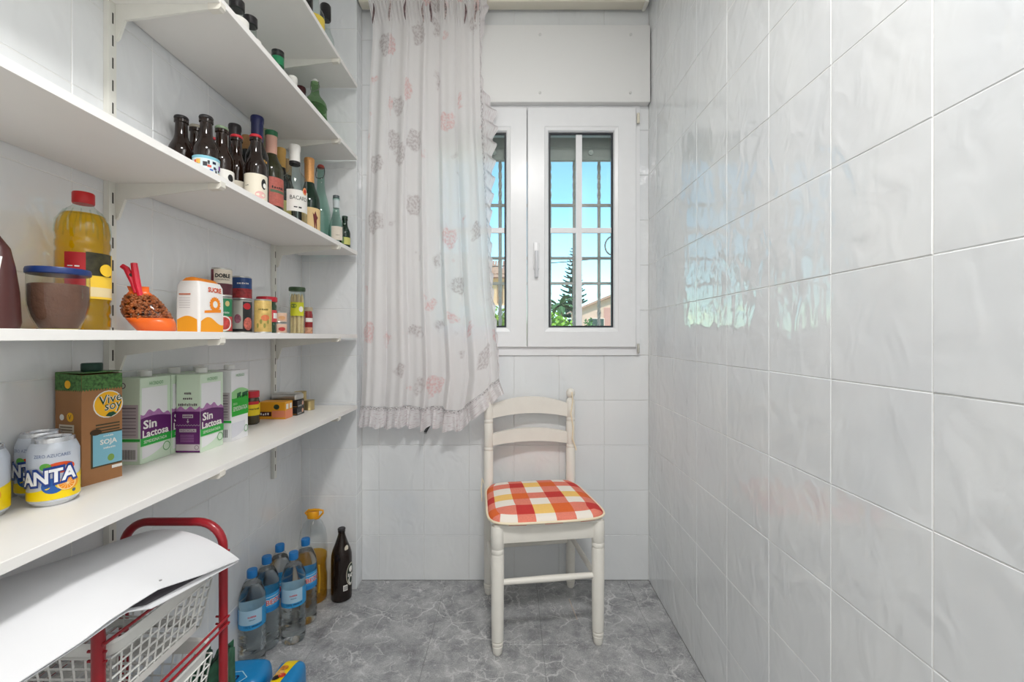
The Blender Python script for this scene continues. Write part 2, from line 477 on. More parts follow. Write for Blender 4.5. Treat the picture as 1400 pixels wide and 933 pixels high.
# shutter slats outside the glass
M_slat = mat('shutter_grey', (176, 174, 168), .5, var=.03)
sh = thing('roller_shutter', 'grey roller shutter rolled down a little way behind the window glass', 'roller shutter', (.07, 2.03, 1.920))
for k in range(5):
    z = .046*k
    MB().prism([(-.006, z), (.004, z+.002), (.007, z+.022), (.004, z+.043), (-.006, z+.0445)], -.488, .488, 'x').build('slat', M_slat, sh)
MB().box(-.488, .488, -.008, .008, -.014, -.001).build('bottom_bar', M_slat, sh)
for px in (-.15, .30):
    MB().lathe([(.011, 0), (.011, .008), (.006, .010), (.006, .02), (.003, .021)], 14).build('stop_buffer', mat('stop_buffer_white', (214, 212, 206), .5), sh, True, loc=(px, -.0075, .018), rot=(PI/2, 0, 0))
# iron grille
M_iron = mat('grille_iron', (196, 180, 172), .5, var=.08, vscale=60)
gr = thing('window_grille', 'wrought iron security grille with twisted bars outside the window', 'grille', (0, 2.12, 0))
def twisted(x, z0, z1, zt):
    v = []; f = []; n = 60
    for i in range(n+1):
        z = z0+(z1-z0)*i/n; a = PI/4
        for (t0, t1) in zt:
            if z > t0: a += (min(z, t1)-t0)/.045*PI/2
        for k in range(4):
            v.append((x+.0092*math.cos(a+k*PI/2), .0092*math.sin(a+k*PI/2), z))
    for i in range(n):
        for k in range(4): f.append((4*i+k, 4*i+(k+1) % 4, 4*i+4+(k+1) % 4, 4*i+4+k))
    f += [(3, 2, 1, 0), (4*n, 4*n+1, 4*n+2, 4*n+3)]
    return mesh('upright_bar', v, f, M_iron, recalc=True)
GZ = [1.945, 1.723, 1.465, 1.342]
for k in range(-5, 4):
    obj('upright_bar', twisted(.187+.1205*k, .9, 1.95, [(1.74, 1.93), (1.0, 1.3)]), gr)
for z in GZ+[1.0]:
    MB().box(-.46, .6, -.008, .008, z-.006, z+.006).build('cross_bar', M_iron, gr)
for cx in (.50, .02, -.22):
    pts = [(cx+.047*(1-.35*t/20)*math.cos(PI/2+t*.28), 0, 1.522+.052*(1-.35*t/20)*math.sin(PI/2+t*.28)) for t in range(21)]
    MB().tube(pts, .004, 6).build('scroll', M_iron, gr, True)

# ------------------------------------------------------------------ outside
def leaf_mat(name, rgb):
    return mat(name, rgb, .6, var=.35, vscale=3.0)
tag(MB().box(-60, 60, 2.6, 160, -3.3, -3.0).build('ground', mat('dry_ground', (176, 164, 140), .9, var=.15, vscale=.6)), kind='structure')
# pine with tiers of upswept branches
pine = thing('norfolk_pine', 'tall dark norfolk pine with tiers of branches far outside the window', 'tree', (8.5, 60, -3))
MB().tube([(0, 0, 0), (0, 0, 9), (0, 0, 16.9)], [.28, .2, .03], 8).build('trunk', mat('pine_bark', (92, 78, 64), .9), pine)
M_pine = leaf_mat('pine_needles', (44, 74, 62))
def pine_branch():
    b = MB()
    pts = [(t, 0, .06*t-.16*t*(1-t)*1.2+.22*t*t) for t in [i/6 for i in range(7)]]
    b.tube(pts, [.04, .07, .085, .085, .075, .055, .02], 6)
    for i in range(1, 6):
        for s in (-1, 1):
            x = pts[i][0]; z = pts[i][2]; L = .26*(1-.6*i/6)
            b.tube([(x, 0, z), (x+L*.5, s*L*.7, z+.02), (x+L*.8, s*L, z+.07)], [.045, .05, .015], 5)
    return mesh('branch', b.v, b.f, M_pine, recalc=True)
bme = pine_branch()
zt = 5.0; tier = 0
while zt < 16.6:
    fr = (16.9-zt)/12.0
    L = .25+2.75*fr
    for k in range(6):
        a = tier*.55+k*PI/3
        o = obj('branch', bme, pine, (0, 0, zt), (0, 0, a)); o.scale = (L, L, L*1.0)
    zt += .35+.65*fr; tier += 1
# palm
palm = thing('palm_tree', 'small palm with drooping fronds behind the green hedge outside the window', 'tree', (3.35, 30, -3))
MB().tube([(0, 0, 0), (.05, 0, 3), (0, 0, 6.2)], [.22, .17, .16], 8).build('trunk', mat('palm_bark', (120, 98, 74), .9), palm)
M_palm = leaf_mat('palm_green', (70, 104, 60))
def frond():
    v = []; f = []
    n = 9
    for i in range(n+1):
        t = i/n; x = 1.15*t; z = .95*t-1.0*t*t
        wd = .16*math.sin(PI*min(1, t*.93+.05))+.01
        v += [(x, -wd, z-.08), (x, 0, z), (x, wd, z-.08)]
    for i in range(n):
        f += [(3*i, 3*i+1, 3*i+4, 3*i+3), (3*i+1, 3*i+2, 3*i+5, 3*i+4)]
    return mesh('frond', v, f, M_palm)
fme = frond()
for k in range(20):
    o = obj('frond', fme, palm, (0, 0, 6.1), (0, random.uniform(-.75, .45), k*2.4))
    o.scale = (1.25, 1.25, 1.25)
def bush(name, label, loc, rx, ry, rz, rgb, n=2600, leaf=.09):
    t = thing(name, label, 'bush', loc)
    v = []; f = []
    for i in range(n):
        d = Vector((random.gauss(0, 1), random.gauss(0, 1), random.gauss(0, 1))).normalized()*random.uniform(.72, 1.05)
        c = Vector((d.x*rx, d.y*ry, max(-.95, d.z)*rz))
        a = Vector((random.uniform(-1, 1), random.uniform(-1, 1), random.uniform(-.4, 1))).normalized()*leaf
        b = a.cross(Vector((random.uniform(-1, 1), random.uniform(-1, 1), random.uniform(-1, 1)))).normalized()*leaf*.5
        k = len(v); v += [c-a, c+b, c+a, c-b]; f.append((k, k+1, k+2, k+3))
    o = obj('foliage', mesh('foliage', v, f, leaf_mat(name+'_leaf_%d' % rgb[0], rgb)), t); o['kind'] = 'stuff'
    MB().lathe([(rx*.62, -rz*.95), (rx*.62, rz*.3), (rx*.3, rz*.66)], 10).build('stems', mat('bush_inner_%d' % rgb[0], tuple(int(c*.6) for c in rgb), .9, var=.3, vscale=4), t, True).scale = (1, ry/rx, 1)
    return t
bush('hedge', 'bright lime green leafy hedge seen low in the opening window sash', (1.25, 15, .55), 1.35, .8, 1.32, (142, 178, 62))
bush('dark_hedge', 'clipped dark green hedge low in front of the lime hedge', (1.2, 12.5, .1), 1.4, .35, 1.12, (62, 100, 72), 1800, .06)
bush('shrub', 'small green shrub before the pink house outside the window', (3.4, 19, -.6), .42, .5, 2.5, (92, 128, 70), 1200)
bush('garden_bush', 'yellow green bush seen in the curtained window sash', (-.55, 14, .7), .75, .6, 1.35, (150, 170, 66), 1600)
bush('round_tree_crown', 'dark green round tree behind the palm outside the window', (3.1, 42, 1.6), 1.6, 1.2, 2.3, (74, 104, 62), 1800, .16)
# pink house to the right
M_pink = mat('pink_render', (222, 184, 164), .85, var=.05, vscale=1.5)
M_pink2 = mat('pink_render_dark', (206, 152, 140), .85, var=.05, vscale=1.5)
M_troof = mat('terracotta_roof', (190, 146, 130), .8, var=.15, vscale=6)
M_wdark = mat('dark_window_glass', (54, 66, 66), .15)
hs = thing('pink_house', 'pink rendered house with gable roof seen at the window corner', 'house', (9.9, 45, -3))
MB().prism([(-2.6, 0), (5.4, 0), (5.4, 6.2), (1.4, 8.55), (-2.6, 7.1)], 0, 8, 'y').build('wall', M_pink, hs)
MB().prism([(-3.1, 6.85), (-3.1, 7.05), (1.4, 8.9), (5.9, 6.6), (5.9, 6.4), (1.4, 8.62)], -.5, 8.4, 'y').build('roof', M_troof, hs)
MB().box(-.3, 5.4, -.08, .02, 5.0, 7.1).build('wall_panel', M_pink2, hs)
MB().box(-3.2, 5.6, -1.0, .1, 3.9, 4.75).build('balcony', M_pink, hs)
MB().box(-.4, 5.4, -.06, .02, 3.0, 3.9).build('porch_recess', M_pink2, hs)
for (a, b, c, d) in ((-1.85, -.35, 5.15, 5.95), (-1.0, -.45, 3.25, 3.7), (.9, 2.2, 3.0, 3.7)):
    wq = MB().box(a-.08, b+.08, -.14, .0, c-.08, d+.08).build('window_surround', mat('house_trim', (236, 210, 196), .8), hs)
    MB().box(a, b, -.17, -.1, c, d).build('window_pane', M_wdark, wq)
# tan house to the left
h2 = thing('tan_house', 'tan house with red tiled roof behind the curtained window sash', 'house', (-3.6, 26, -3))
M_tan = mat('tan_render', (222, 178, 140), .85, var=.05, vscale=1.5)
MB().box(-4, 3.3, 0, 7, 0, 7.6).build('wall', M_tan, h2)
MB().prism([(-4.6, 7.6), (3.75, 7.6), (3.75, 7.75), (1.4, 9.0), (-4.6, 9.0)], -.5, 7.5, 'y').build('roof', M_troof, h2)
rib = MB().tube([(0, -.52, 7.78), (0, 1.5, 8.85)], .07, 6)
rme = mesh('roof_tile', rib.v, rib.f, M_troof, recalc=True)
for k in range(16): obj('roof_tile', rme, h2, (3.6-.16*k, 0, 0))
MB().box(.6, 3.5, -.9, 0, 5.25, 5.9).build('balcony', mat('balcony_white', (222, 220, 226), .7), h2)
for (a, b, c, d) in ((1.9, 2.35, 6.1, 7.2), (2.75, 3.1, 6.1, 7.2), (1.9, 2.9, 3.2, 4.9)):
    MB().box(a, b, -.05, .02, c, d).build('window_pane', mat('shutter_tan', (150, 112, 84), .6), h2)
MB().box(2.35, 3.35, -.12, .0, 4.1, 5.0).build('awning_wall', mat('lavender_render', (206, 202, 222), .8), h2)
tag(MB().tube([(-8+ i*1.6, 12, 3.05+.055*(-8+i*1.6)+.01*(-8+i*1.6)**2) for i in range(12)], .012, 5).build('power_cable', mat('cable_black', (50, 52, 58), .6)), 'thin dark overhead cable sagging across the sky outside the window', 'cable')

# ------------------------------------------------------------------ ceiling lamp (the room's own light, above the camera)
lampo = thing('ceiling_lamp', 'round white ceiling lamp above the middle of the pantry', 'lamp', (.13, .0, ZC))
MB().lathe([(.17, -.001), (.17, -.03), (.16, -.035)], 32).build('lamp_base', M_steelw, lampo, True)
gm = bpy.data.materials.new('opal_lamp_glass'); gm.use_nodes = True
pe = gm.node_tree.nodes['Principled BSDF']; pe.inputs['Base Color'].default_value = (.9, .9, .88, 1)
pe.inputs['Emission Color'].default_value = (1, .965, .92, 1); pe.inputs['Emission Strength'].default_value = 4.0
MB().lathe([(.155, -.036), (.15, -.06), (.12, -.08), (.05, -.092), (.002, -.094)], 32).build('lamp_shade', gm, lampo, True)
ld = bpy.data.lights.new('ceiling_lamp_light', 'AREA'); ld.shape = 'DISK'; ld.size = .32; ld.energy = LAMP_W; ld.color = (1, .985, .965)
lo = bpy.data.objects.new('ceiling_lamp_light', ld); COL.objects.link(lo); lo.location = (.13, .0, ZC-.10)

# ------------------------------------------------------------------ shelves, uprights, brackets
XE, YE = -.65, 1.832
ZA, ZB, Z3, ZD, ZE = H+1.066, H+.762, H+.3605, H+.011, H-.288
for z, lab in ((ZA, 'white board shelf, topmost on the wall, with only bottle tops showing'),
               (ZB, 'white board shelf directly above the row of dark bottles'),
               (Z3, 'white board shelf carrying the row of beer and wine bottles'),
               (ZD, 'white board shelf at eye level carrying oil, nuts, sugar and tins'),
               (ZE, 'white board shelf, lowest, carrying drink cans and milk cartons')):
    t = thing('wall_shelf', lab, 'shelf', (0, 0, z), group='white wall shelves')
    bevel_box('board', M_shelf, t, XL+.004, XE, -.45, YE, -.016, 0, .0008, 1)
    MB().box(XE-.0002, XE+.0006, -.45, YE, -.0155, -.0005).build('edge_band', mat('edge_band_white', (238, 236, 233), .4), t)
M_clip = mat('bracket_clip_cream', (224, 220, 210), .45)
names = {ZA: 'topmost shelf', ZB: 'second highest shelf', Z3: 'bottle shelf', ZD: 'eye level shelf', ZE: 'lowest shelf'}
for yu, wh in ((.966, 'nearer'), (1.632, 'farther')):
    up = thing('shelf_upright', 'white slotted steel upright on the wall, %s of the two' % ('nearer' if wh == 'nearer' else 'farther'), 'shelf upright', (XL, yu, .55), group='slotted shelf uprights')
    MB().box(.0004, .013, -.009, .009, 0, 1.95).build('rail', M_steelw, up)
    sm = MB().box(.0120, .0134, -.0016, .0016, -.012, .012); sme = mesh('slot', sm.v, sm.f, M_dark)
    for k in range(38): obj('slot', sme, up, (0, 0, .04+.05*k))
    for z in (ZA, ZB, Z3, ZD, ZE):
        b = thing('shelf_bracket', 'white steel bracket under the %s, on the %s upright' % (names[z], wh), 'bracket', (XL, yu+.006, z-.0162), group='shelf brackets')
        MB().prism([(.0135, 0), (.0135, -.082), (.020, -.076), (.034, -.036), (.235, -.010), (.243, 0)], 0, .006, 'y').build('arm', M_steelw, b)
        MB().prism([(.222, -.0005), (.222, -.014), (.246, -.013), (.2515, -.008), (.2515, .004), (.2495, .004), (.2495, -.0005)], -.003, .013, 'y').build('clip', M_clip, b)

# ------------------------------------------------------------------ chair
M_chair = mat('cream_painted_wood', (232, 229, 221), .38, var=.02, vscale=20)
ang = math.radians(8)
ch = thing('dining_chair', 'cream painted wooden chair with turned legs below the window', 'chair', (.105, 1.681, 0), ang)
hw, hd = .178, .176
def leg_prof(h):
    p = [(.012, 0), (.0155, .004), (.017, .016), (.0190, .03), (.0150, .033), (.0200, .037), (.0200, .043), (.0155, .046), (.0205, .05), (.0215, .12), (.0225, h-.10)]
    p += [(.0205, h-.094), (.0225, h-.09), (.0225, h-.08), (.0205, h-.076), (.0225, h-.072), (.0225, h-.006), (.02, h)]
    return p
for s in (-1, 1):
    MB().lathe(leg_prof(.437), 20, s*hw, -hd).build('front_leg', M_chair, ch, True)
    pr = [(.012, 0), (.0155, .004), (.017, .016), (.0190, .03), (.0150, .033), (.0200, .037), (.0200, .043), (.0155, .046), (.0185, .05), (.02, .3), (.02, .60),
          (.018, .604), (.02, .608), (.02, .615), (.018, .619), (.0195, .623), (.0195, .715), (.0175, .719), (.0195, .723), (.0195, .731), (.0175, .735), (.019, .74), (.019, .806), (.0165, .811), (.012, .815), (.010, .819),
          (.0135, .822), (.0175, .829), (.0190, .838), (.0178, .847), (.0135, .855), (.006, .859), (.001, .860)]
    MB().lathe(pr, 20, s*hw, hd).build('back_post', M_chair, ch, True)
def back_slat(z0, z1, arch, name):
    v = []; f = []; n = 20
    for i in range(n+1):
        t = -1+2*i/n; x = t*(hw-.012)
        y = hd+.018*(1-t*t)
        lift = arch*(1-t*t)
        for (dy, z) in ((-.009, z0+lift*.55), (-.009, z1+lift), (.009, z1+lift), (.009, z0+lift*.55)): v.append((x, y+dy, z))
    for i in range(n):
        for k in range(4): f.append((4*i+k, 4*i+(k+1) % 4, 4*i+4+(k+1) % 4, 4*i+4+k))
    f += [(3, 2, 1, 0), (4*n, 4*n+1, 4*n+2, 4*n+3)]
    obj(name, mesh(name, v, f, M_chair, recalc=True, smooth=True, sharp=40), ch)
back_slat(.738, .795, .03, 'top_rail')
back_slat(.624, .672, .018, 'back_slat')
bevel_box('apron', M_chair, ch, -hw, hw, -hd-.010, -hd+.010, .378, .432, .002)
bevel_box('apron', M_chair, ch, -hw, hw, hd-.010, hd+.010, .378, .432, .002)
for s in (-1, 1): bevel_box('apron', M_chair, ch, s*hw-.010, s*hw+.010, -hd, hd, .378, .432, .002)
bevel_box('seat', M_chair, ch, -hw-.012, hw+.012, -hd-.018, hd-.022, .432, .446, .004)
MB().tube([(-hw, -hd, .243), (0, -hd, .243), (hw, -hd, .243)], [.0095, .0115, .0095], 12).build('stretcher', M_chair, ch, True)
for s in (-1, 1): MB().tube([(s*hw, -hd, .222), (s*hw, 0, .222), (s*hw, hd, .222)], [.009, .0105, .009], 12).build('stretcher', M_chair, ch, True)
MB().tube([(-hw, hd, .2), (0, hd, .2), (hw, hd, .2)], [.009, .0105, .009], 12).build('stretcher', M_chair, ch, True)

# chequered cushion
cu = thing('seat_cushion', 'red, orange and white chequered cushion tied on the cream chair', 'cushion', (.105, 1.681, .4462), ang)
CC = [mat('cloth_white', (240, 232, 222), .9, bump=.3, bscale=500), mat('cloth_pink', (230, 132, 112), .9, var=.14, vscale=420, bump=.3, bscale=500), mat('cloth_red', (202, 58, 54), .9, var=.08, vscale=420, bump=.3, bscale=500),
      mat('cloth_yellow', (244, 200, 114), .9, var=.06, vscale=300, bump=.3, bscale=500), mat('cloth_orange', (226, 106, 50), .9, var=.06, vscale=300, bump=.3, bscale=500)]
nx, ny = 60, 56
def cush_pt(a, b):
    """a, b in -1..1 to the rounded outline of the pad"""
    k = 6.0
    m_ = max(abs(a), abs(b))
    if m_ > 1e-6:
        p = (abs(a)**k+abs(b)**k)**(1/k)
        q = m_/p
        q = 1-(1-q)*m_**2
    else: q = 1
    a2, b2 = a*q, b*q
    x = a2*(.2+.012*(-b2))
    y = -.014+b2*.194-.006*(1-a2*a2)*(1 if b2 < 0 else 0)*(-b2)
    return x, y, m_
v = []; f = []; fm = []
for j in range(ny+1):
    for i in range(nx+1):
        x, y, e = cush_pt(-1+2*i/nx, -1+2*j/ny)
        v.append((x, y, .010+.026*(1-e**5)**.6))
def colr(i, j):
    c = (i*6.25/nx+.62); r = (j*6.7/ny+.55)
    ci, ri = int(c)-1, int(r)
    wide = ci % 2 == 0
    if ri % 2 == 0: return 0 if wide else 1
    q = (ci+(0 if (ri//2) % 2 == 0 else 2)) % 4
    return {0: 1, 1: 2, 2: 3, 3: 4}[q]
for j in range(ny):
    for i in range(nx):
        a = j*(nx+1)+i; f.append((a, a+1, a+nx+2, a+nx+1)); fm.append(colr(i, j))
nb = len(v)
rim = [(i, 0) for i in range(nx)]+[(nx, j) for j in range(ny)]+[(i, ny) for i in range(nx, 0, -1)]+[(0, j) for j in range(ny, 0, -1)]
for (i, j) in rim:
    x, y, e = cush_pt(-1+2*i/nx, -1+2*j/ny); v.append((x*.985, y*.985, .0005))
nr = len(rim)
for k in range(nr):
    a = rim[k][1]*(nx+1)+rim[k][0]; b = rim[(k+1) % nr][1]*(nx+1)+rim[(k+1) % nr][0]
    f.append((nb+k, nb+(k+1) % nr, b, a)); fm.append(1 if (k//9) % 2 else 0)
f.append(tuple(reversed(range(nb, nb+nr)))); fm.append(0)
obj('pad', mesh('pad', v, f, mats=CC, fmats=fm, smooth=True), cu)
M_pipe = mat('cream_piping', (240, 226, 198), .8)
MB().tube([(cush_pt(-1+2*i/nx, -1+2*j/ny)[0]*1.012, cush_pt(-1+2*i/nx, -1+2*j/ny)[1]*1.012, .0095) for (i, j) in rim], .0042, 7, closed=True).build('piping', M_pipe, cu, True)
MB().tube([(-.197, .172, .018), (-.204, .195, .034), (-.206, .182, .012), (-.21, .165, .0), (-.207, .158, -.05)], .0022, 6).build('tie', M_pipe, cu, True)
MB().tube([(.176, .148, .40), (.180, .15, .36), (.171, .148, .31), (.182, .15, .25), (.178, .148, .20), (.190, .146, .168), (.194, .146, .152)], .003, 6).build('tie', M_pipe, cu, True)
tag(MB().tube([(.238, 1.79, .001), (.243, 1.74, .0015), (.252, 1.66, .001)], .0013, 5).build('loose_thread', mat('pale_thread', (214, 198, 178), .9)), 'loose pale thread lying on the floor under the cream chair', 'thread')

# ------------------------------------------------------------------ curtain and its rail
rail = thing('curtain_rail', 'cream curtain rail running across the top of the window wall', 'curtain rail', (0, 1.88, 2.517))
bevel_box('track', mat('rail_cream', (226, 221, 206), .45), rail, -.655, .575, -.022, .028, 0, .05, .004)
bevel_box('end_cap', M_steelw, rail, .572, .59, -.026, .032, -.004, .054, .004)

def sheer_material():
    m = bpy.data.materials.new('printed_sheer'); m.use_nodes = True
    n, l = m.node_tree.nodes, m.node_tree.links; n.remove(n['Principled BSDF'])
    uv = n.new('ShaderNodeUVMap'); uv.uv_map = 'UVMap'
    vo = n.new('ShaderNodeTexVoronoi'); vo.inputs['Scale'].default_value = 7.2; vo.inputs['Randomness'].default_value = .75
    l.new(uv.outputs[0], vo.inputs['Vector'])
    shp = n.new('ShaderNodeTexNoise'); shp.inputs['Scale'].default_value = 22; shp.inputs['Detail'].default_value = 1
    l.new(uv.outputs[0], shp.inputs['Vector'])
    ad = n.new('ShaderNodeMath'); ad.operation = 'MULTIPLY_ADD'; ad.inputs[1].default_value = .42
    l.new(shp.outputs[0], ad.inputs[0]); l.new(vo.outputs['Distance'], ad.inputs[2])
    rp = n.new('ShaderNodeValToRGB'); rp.color_ramp.elements[0].position = .50; rp.color_ramp.elements[0].color = (1, 1, 1, 1); rp.color_ramp.elements[1].position = .57; rp.color_ramp.elements[1].color = (0, 0, 0, 1)
    l.new(ad.outputs[0], rp.inputs[0])
    tx = n.new('ShaderNodeTexNoise'); tx.inputs['Scale'].default_value = 90; tx.inputs['Detail'].default_value = 2
    l.new(uv.outputs[0], tx.inputs['Vector'])
    tr = n.new('ShaderNodeValToRGB'); tr.color_ramp.elements[0].position = .42; tr.color_ramp.elements[1].position = .6
    l.new(tx.outputs[0], tr.inputs[0])
    fl_ = n.new('ShaderNodeMath'); fl_.operation = 'MULTIPLY_ADD'; fl_.inputs[1].default_value = .62; fl_.inputs[2].default_value = .30; l.new(tr.outputs[0], fl_.inputs[0])
    mk = n.new('ShaderNodeMath'); mk.operation = 'MULTIPLY'; l.new(rp.outputs[0], mk.inputs[0]); l.new(fl_.outputs[0], mk.inputs[1])
    mk2 = n.new('ShaderNodeMath'); mk2.operation = 'MULTIPLY'; mk2.inputs[1].default_value = .46; l.new(mk.outputs[0], mk2.inputs[0])
    sep = n.new('ShaderNodeSeparateColor'); l.new(vo.outputs['Color'], sep.inputs[0])
    cr = n.new('ShaderNodeValToRGB'); cr.color_ramp.interpolation = 'CONSTANT'
    cr.color_ramp.elements[0].color = lin((232, 140, 136)); cr.color_ramp.elements[1].position = .5; cr.color_ramp.elements[1].color = lin((150, 128, 126))
    l.new(sep.outputs[0], cr.inputs[0])
    mx = n.new('ShaderNodeMixRGB'); mx.inputs[1].default_value = lin((250, 248, 248))
    l.new(mk2.outputs[0], mx.inputs[0]); l.new(cr.outputs[0], mx.inputs[2])
    df = n.new('ShaderNodeBsdfDiffuse'); tl = n.new('ShaderNodeBsdfTranslucent'); tp = n.new('ShaderNodeBsdfTransparent')
    l.new(mx.outputs[0], df.inputs[0]); l.new(mx.outputs[0], tl.inputs[0])
    m1 = n.new('ShaderNodeMixShader'); m1.inputs[0].default_value = .45
    l.new(df.outputs[0], m1.inputs[1]); l.new(tl.outputs[0], m1.inputs[2])
    m2 = n.new('ShaderNodeMixShader')
    op = n.new('ShaderNodeMath'); op.operation = 'MULTIPLY_ADD'; op.inputs[1].default_value = .02; op.inputs[2].default_value = .955
    l.new(mk2.outputs[0], op.inputs[0]); l.new(op.outputs[0], m2.inputs[0])
    l.new(tp.outputs[0], m2.inputs[1]); l.new(m1.outputs[0], m2.inputs[2]); l.new(m2.outputs[0], n['Material Output'].inputs[0])
    return m
M_sheer = sheer_material()

def ruffle_material():
    m = bpy.data.materials.new('printed_ruffle'); m.use_nodes = True
    n, l = m.node_tree.nodes, m.node_tree.links; n.remove(n['Principled BSDF'])
    uv = n.new('ShaderNodeUVMap'); uv.uv_map = 'UVMap'
    tx = n.new('ShaderNodeTexNoise'); tx.inputs['Scale'].default_value = 26; tx.inputs['Detail'].default_value = 3; l.new(uv.outputs[0], tx.inputs['Vector'])
    tr = n.new('ShaderNodeValToRGB'); tr.color_ramp.elements[0].position = .52; tr.color_ramp.elements[1].position = .66; l.new(tx.outputs[0], tr.inputs[0])
    sp = n.new('ShaderNodeSeparateXYZ'); l.new(uv.outputs[0], sp.inputs[0])
    # dark gathered print near the seam (v close to 1)
    sm = n.new('ShaderNodeMapRange'); sm.inputs[1].default_value = .80; sm.inputs[2].default_value = .9; l.new(sp.outputs[1], sm.inputs[0])
    t2 = n.new('ShaderNodeTexNoise'); t2.inputs['Scale'].default_value = 55; t2.inputs['Detail'].default_value = 1; l.new(uv.outputs[0], t2.inputs['Vector'])
    r2 = n.new('ShaderNodeValToRGB'); r2.color_ramp.elements[0].position = .52; r2.color_ramp.elements[1].position = .58; l.new(t2.outputs[0], r2.inputs[0])
    mm = n.new('ShaderNodeMath'); mm.operation = 'MULTIPLY'; l.new(sm.outputs[0], mm.inputs[0]); l.new(r2.outputs[0], mm.inputs[1])
    m3 = n.new('ShaderNodeMath'); m3.operation = 'MULTIPLY'; m3.inputs[1].default_value = .8; l.new(mm.outputs[0], m3.inputs[0])
    f1 = n.new('ShaderNodeMath'); f1.operation = 'MULTIPLY'; f1.inputs[1].default_value = .45; l.new(tr.outputs[0], f1.inputs[0])
    c1 = n.new('ShaderNodeMixRGB'); c1.inputs[1].default_value = lin((242, 239, 240)); c1.inputs[2].default_value = lin((176, 142, 150)); l.new(f1.outputs[0], c1.inputs[0])
    c2 = n.new('ShaderNodeMixRGB'); c2.inputs[2].default_value = lin((74, 60, 60)); l.new(c1.outputs[0], c2.inputs[1]); l.new(m3.outputs[0], c2.inputs[0])
    df = n.new('ShaderNodeBsdfDiffuse'); tl = n.new('ShaderNodeBsdfTranslucent'); tp = n.new('ShaderNodeBsdfTransparent')
    l.new(c2.outputs[0], df.inputs[0]); l.new(c2.outputs[0], tl.inputs[0])
    m1 = n.new('ShaderNodeMixShader'); m1.inputs[0].default_value = .4; l.new(df.outputs[0], m1.inputs[1]); l.new(tl.outputs[0], m1.inputs[2])
    m2 = n.new('ShaderNodeMixShader'); m2.inputs[0].default_value = .9; l.new(tp.outputs[0], m2.inputs[1]); l.new(m1.outputs[0], m2.inputs[2])
    l.new(m2.outputs[0], n['Material Output'].inputs[0])
    return m
M_ruffle = ruffle_material()

def grid_mesh(name, nu, nv, fn, m, uvf):
    v = []; f = []; uvs = []
    for j in range(nv+1):
        for i in range(nu+1):
            v.append(fn(i/nu, j/nv)); uvs.append(uvf(i/nu, j/nv))
    for j in range(nv):
        for i in range(nu):
            a = j*(nu+1)+i; f.append((a, a+1, a+nu+2, a+nu+1))
    me = mesh(name, v, f, m, smooth=True)
    ul = me.uv_layers.new(name='UVMap')
    for lp in me.loops: ul.data[lp.index].uv = uvs[lp.vertex_index]
    return me

def interp(x, tab):
    if x <= tab[0][0]: return tab[0][1]
    for (a, b), (c, d) in zip(tab, tab[1:]):
        if x <= c:
            t = (x-a)/(c-a); return b+(d-b)*t
    return tab[-1][1]
ZTOP = 2.548
LEFT = [(.75, -.650), (1.0, -.640), (1.6, -.629), (2.2, -.603), (2.42, -.588), (2.55, -.615)]
RIGHT = [(.78, -.075), (.91, -.052), (1.0, -.058), (1.3, -.090), (1.6, -.108), (1.95, -.128), (2.2, -.134), (2.55, -.137)]
def hem(u): return .784+.004*math.sin(u*23)-.012*math.exp(-((u-.72)/.1)**2)+.128*max(0, (u-.72)/.28)**1.5
def fold(u, z):
    d = max(0, min(1, (2.47-z)/1.2))
    a = .0085+.011*d
    y = a*(math.sin(2*PI*5.3*u+.9*math.sin(1.7*z)+.5)+.42*math.sin(2*PI*11.3*u+1.1+.7*z)+.10*math.sin(2*PI*23*u+2.0))
    if z > 2.40: y += .006*math.sin(2*PI*38*u)*min(1, (z-2.40)/.06)
    return y
def sheet_at(u, z):
    x = interp(z, LEFT)+(interp(z, RIGHT)-interp(z, LEFT))*u
    x += .006*math.sin(2*PI*6.6*u+2)*(1 if .03 < u < .97 else 0)
    fwd = .050*max(0, (u-.45)/.55)**1.5*max(0, min(1, (1.5-z)/.6))
    top = -.030*max(0, min(1, (z-2.35)/.10))
    return (x, 1.856+fold(u, z)*.8-fwd+top*.55, z)
cur = thing('curtain', 'sheer white ruffled curtain with pink and grey prints beside the window', 'curtain', (0, 0, 0))
obj('sheet', grid_mesh('sheet', 220, 150, lambda u, t: sheet_at(u, ZTOP+(hem(u)-ZTOP)*t), M_sheer, lambda u, t: (u*.85, (1-t)*1.75)), cur)
def bottom_ruffle(u, t):
    u2 = min(1.0, u)
    x, y, z = sheet_at(u2, hem(u2))
    fl = (1-t)                                    # t=1 at the seam
    wv = math.sin(2*PI*11.5*u+1.4*math.sin(9*u))+.35*math.sin(2*PI*31*u)
    rot = max(0, (u-.72)/.28)                     # the strip turns outward at the rising corner
    L = .086*(1-.25*rot)
    return (x+fl*(.028*rot+.007*math.sin(2*PI*11.5*u+1))-.012*fl*(1-u)**6, y-.010-fl*(.015*wv+.012), z-fl*L*(1-.12*rot)+.007*fl*math.sin(2*PI*11.5*u+.8))
obj('hem_ruffle', grid_mesh('hem_ruffle', 300, 10, bottom_ruffle, M_ruffle, lambda u, t: (u*1.6, t*.9+.1)), cur)
SW = [(.93, .004), (1.1, .012), (1.4, .016), (1.6, .020), (1.75, .040), (1.9, .052), (2.02, .066), (2.10, .056), (2.16, .018), (2.25, .006), (2.38, .010), (2.43, .028), (2.5, .042), (2.55, .03)]
def side_ruffle(u, t):
    z = 2.545+(.92-2.545)*u
    x, y, zz = sheet_at(1.0, z)
    fl = 1-t; L = interp(z, SW)
    wv = math.sin(2*PI*24*u+1.5*math.sin(7*u))
    return (x+fl*L*(1+.18*wv), y+fl*.010*wv-.003, z-fl*.03*(1 if z < 2.4 else -.2)+.012*fl*wv)
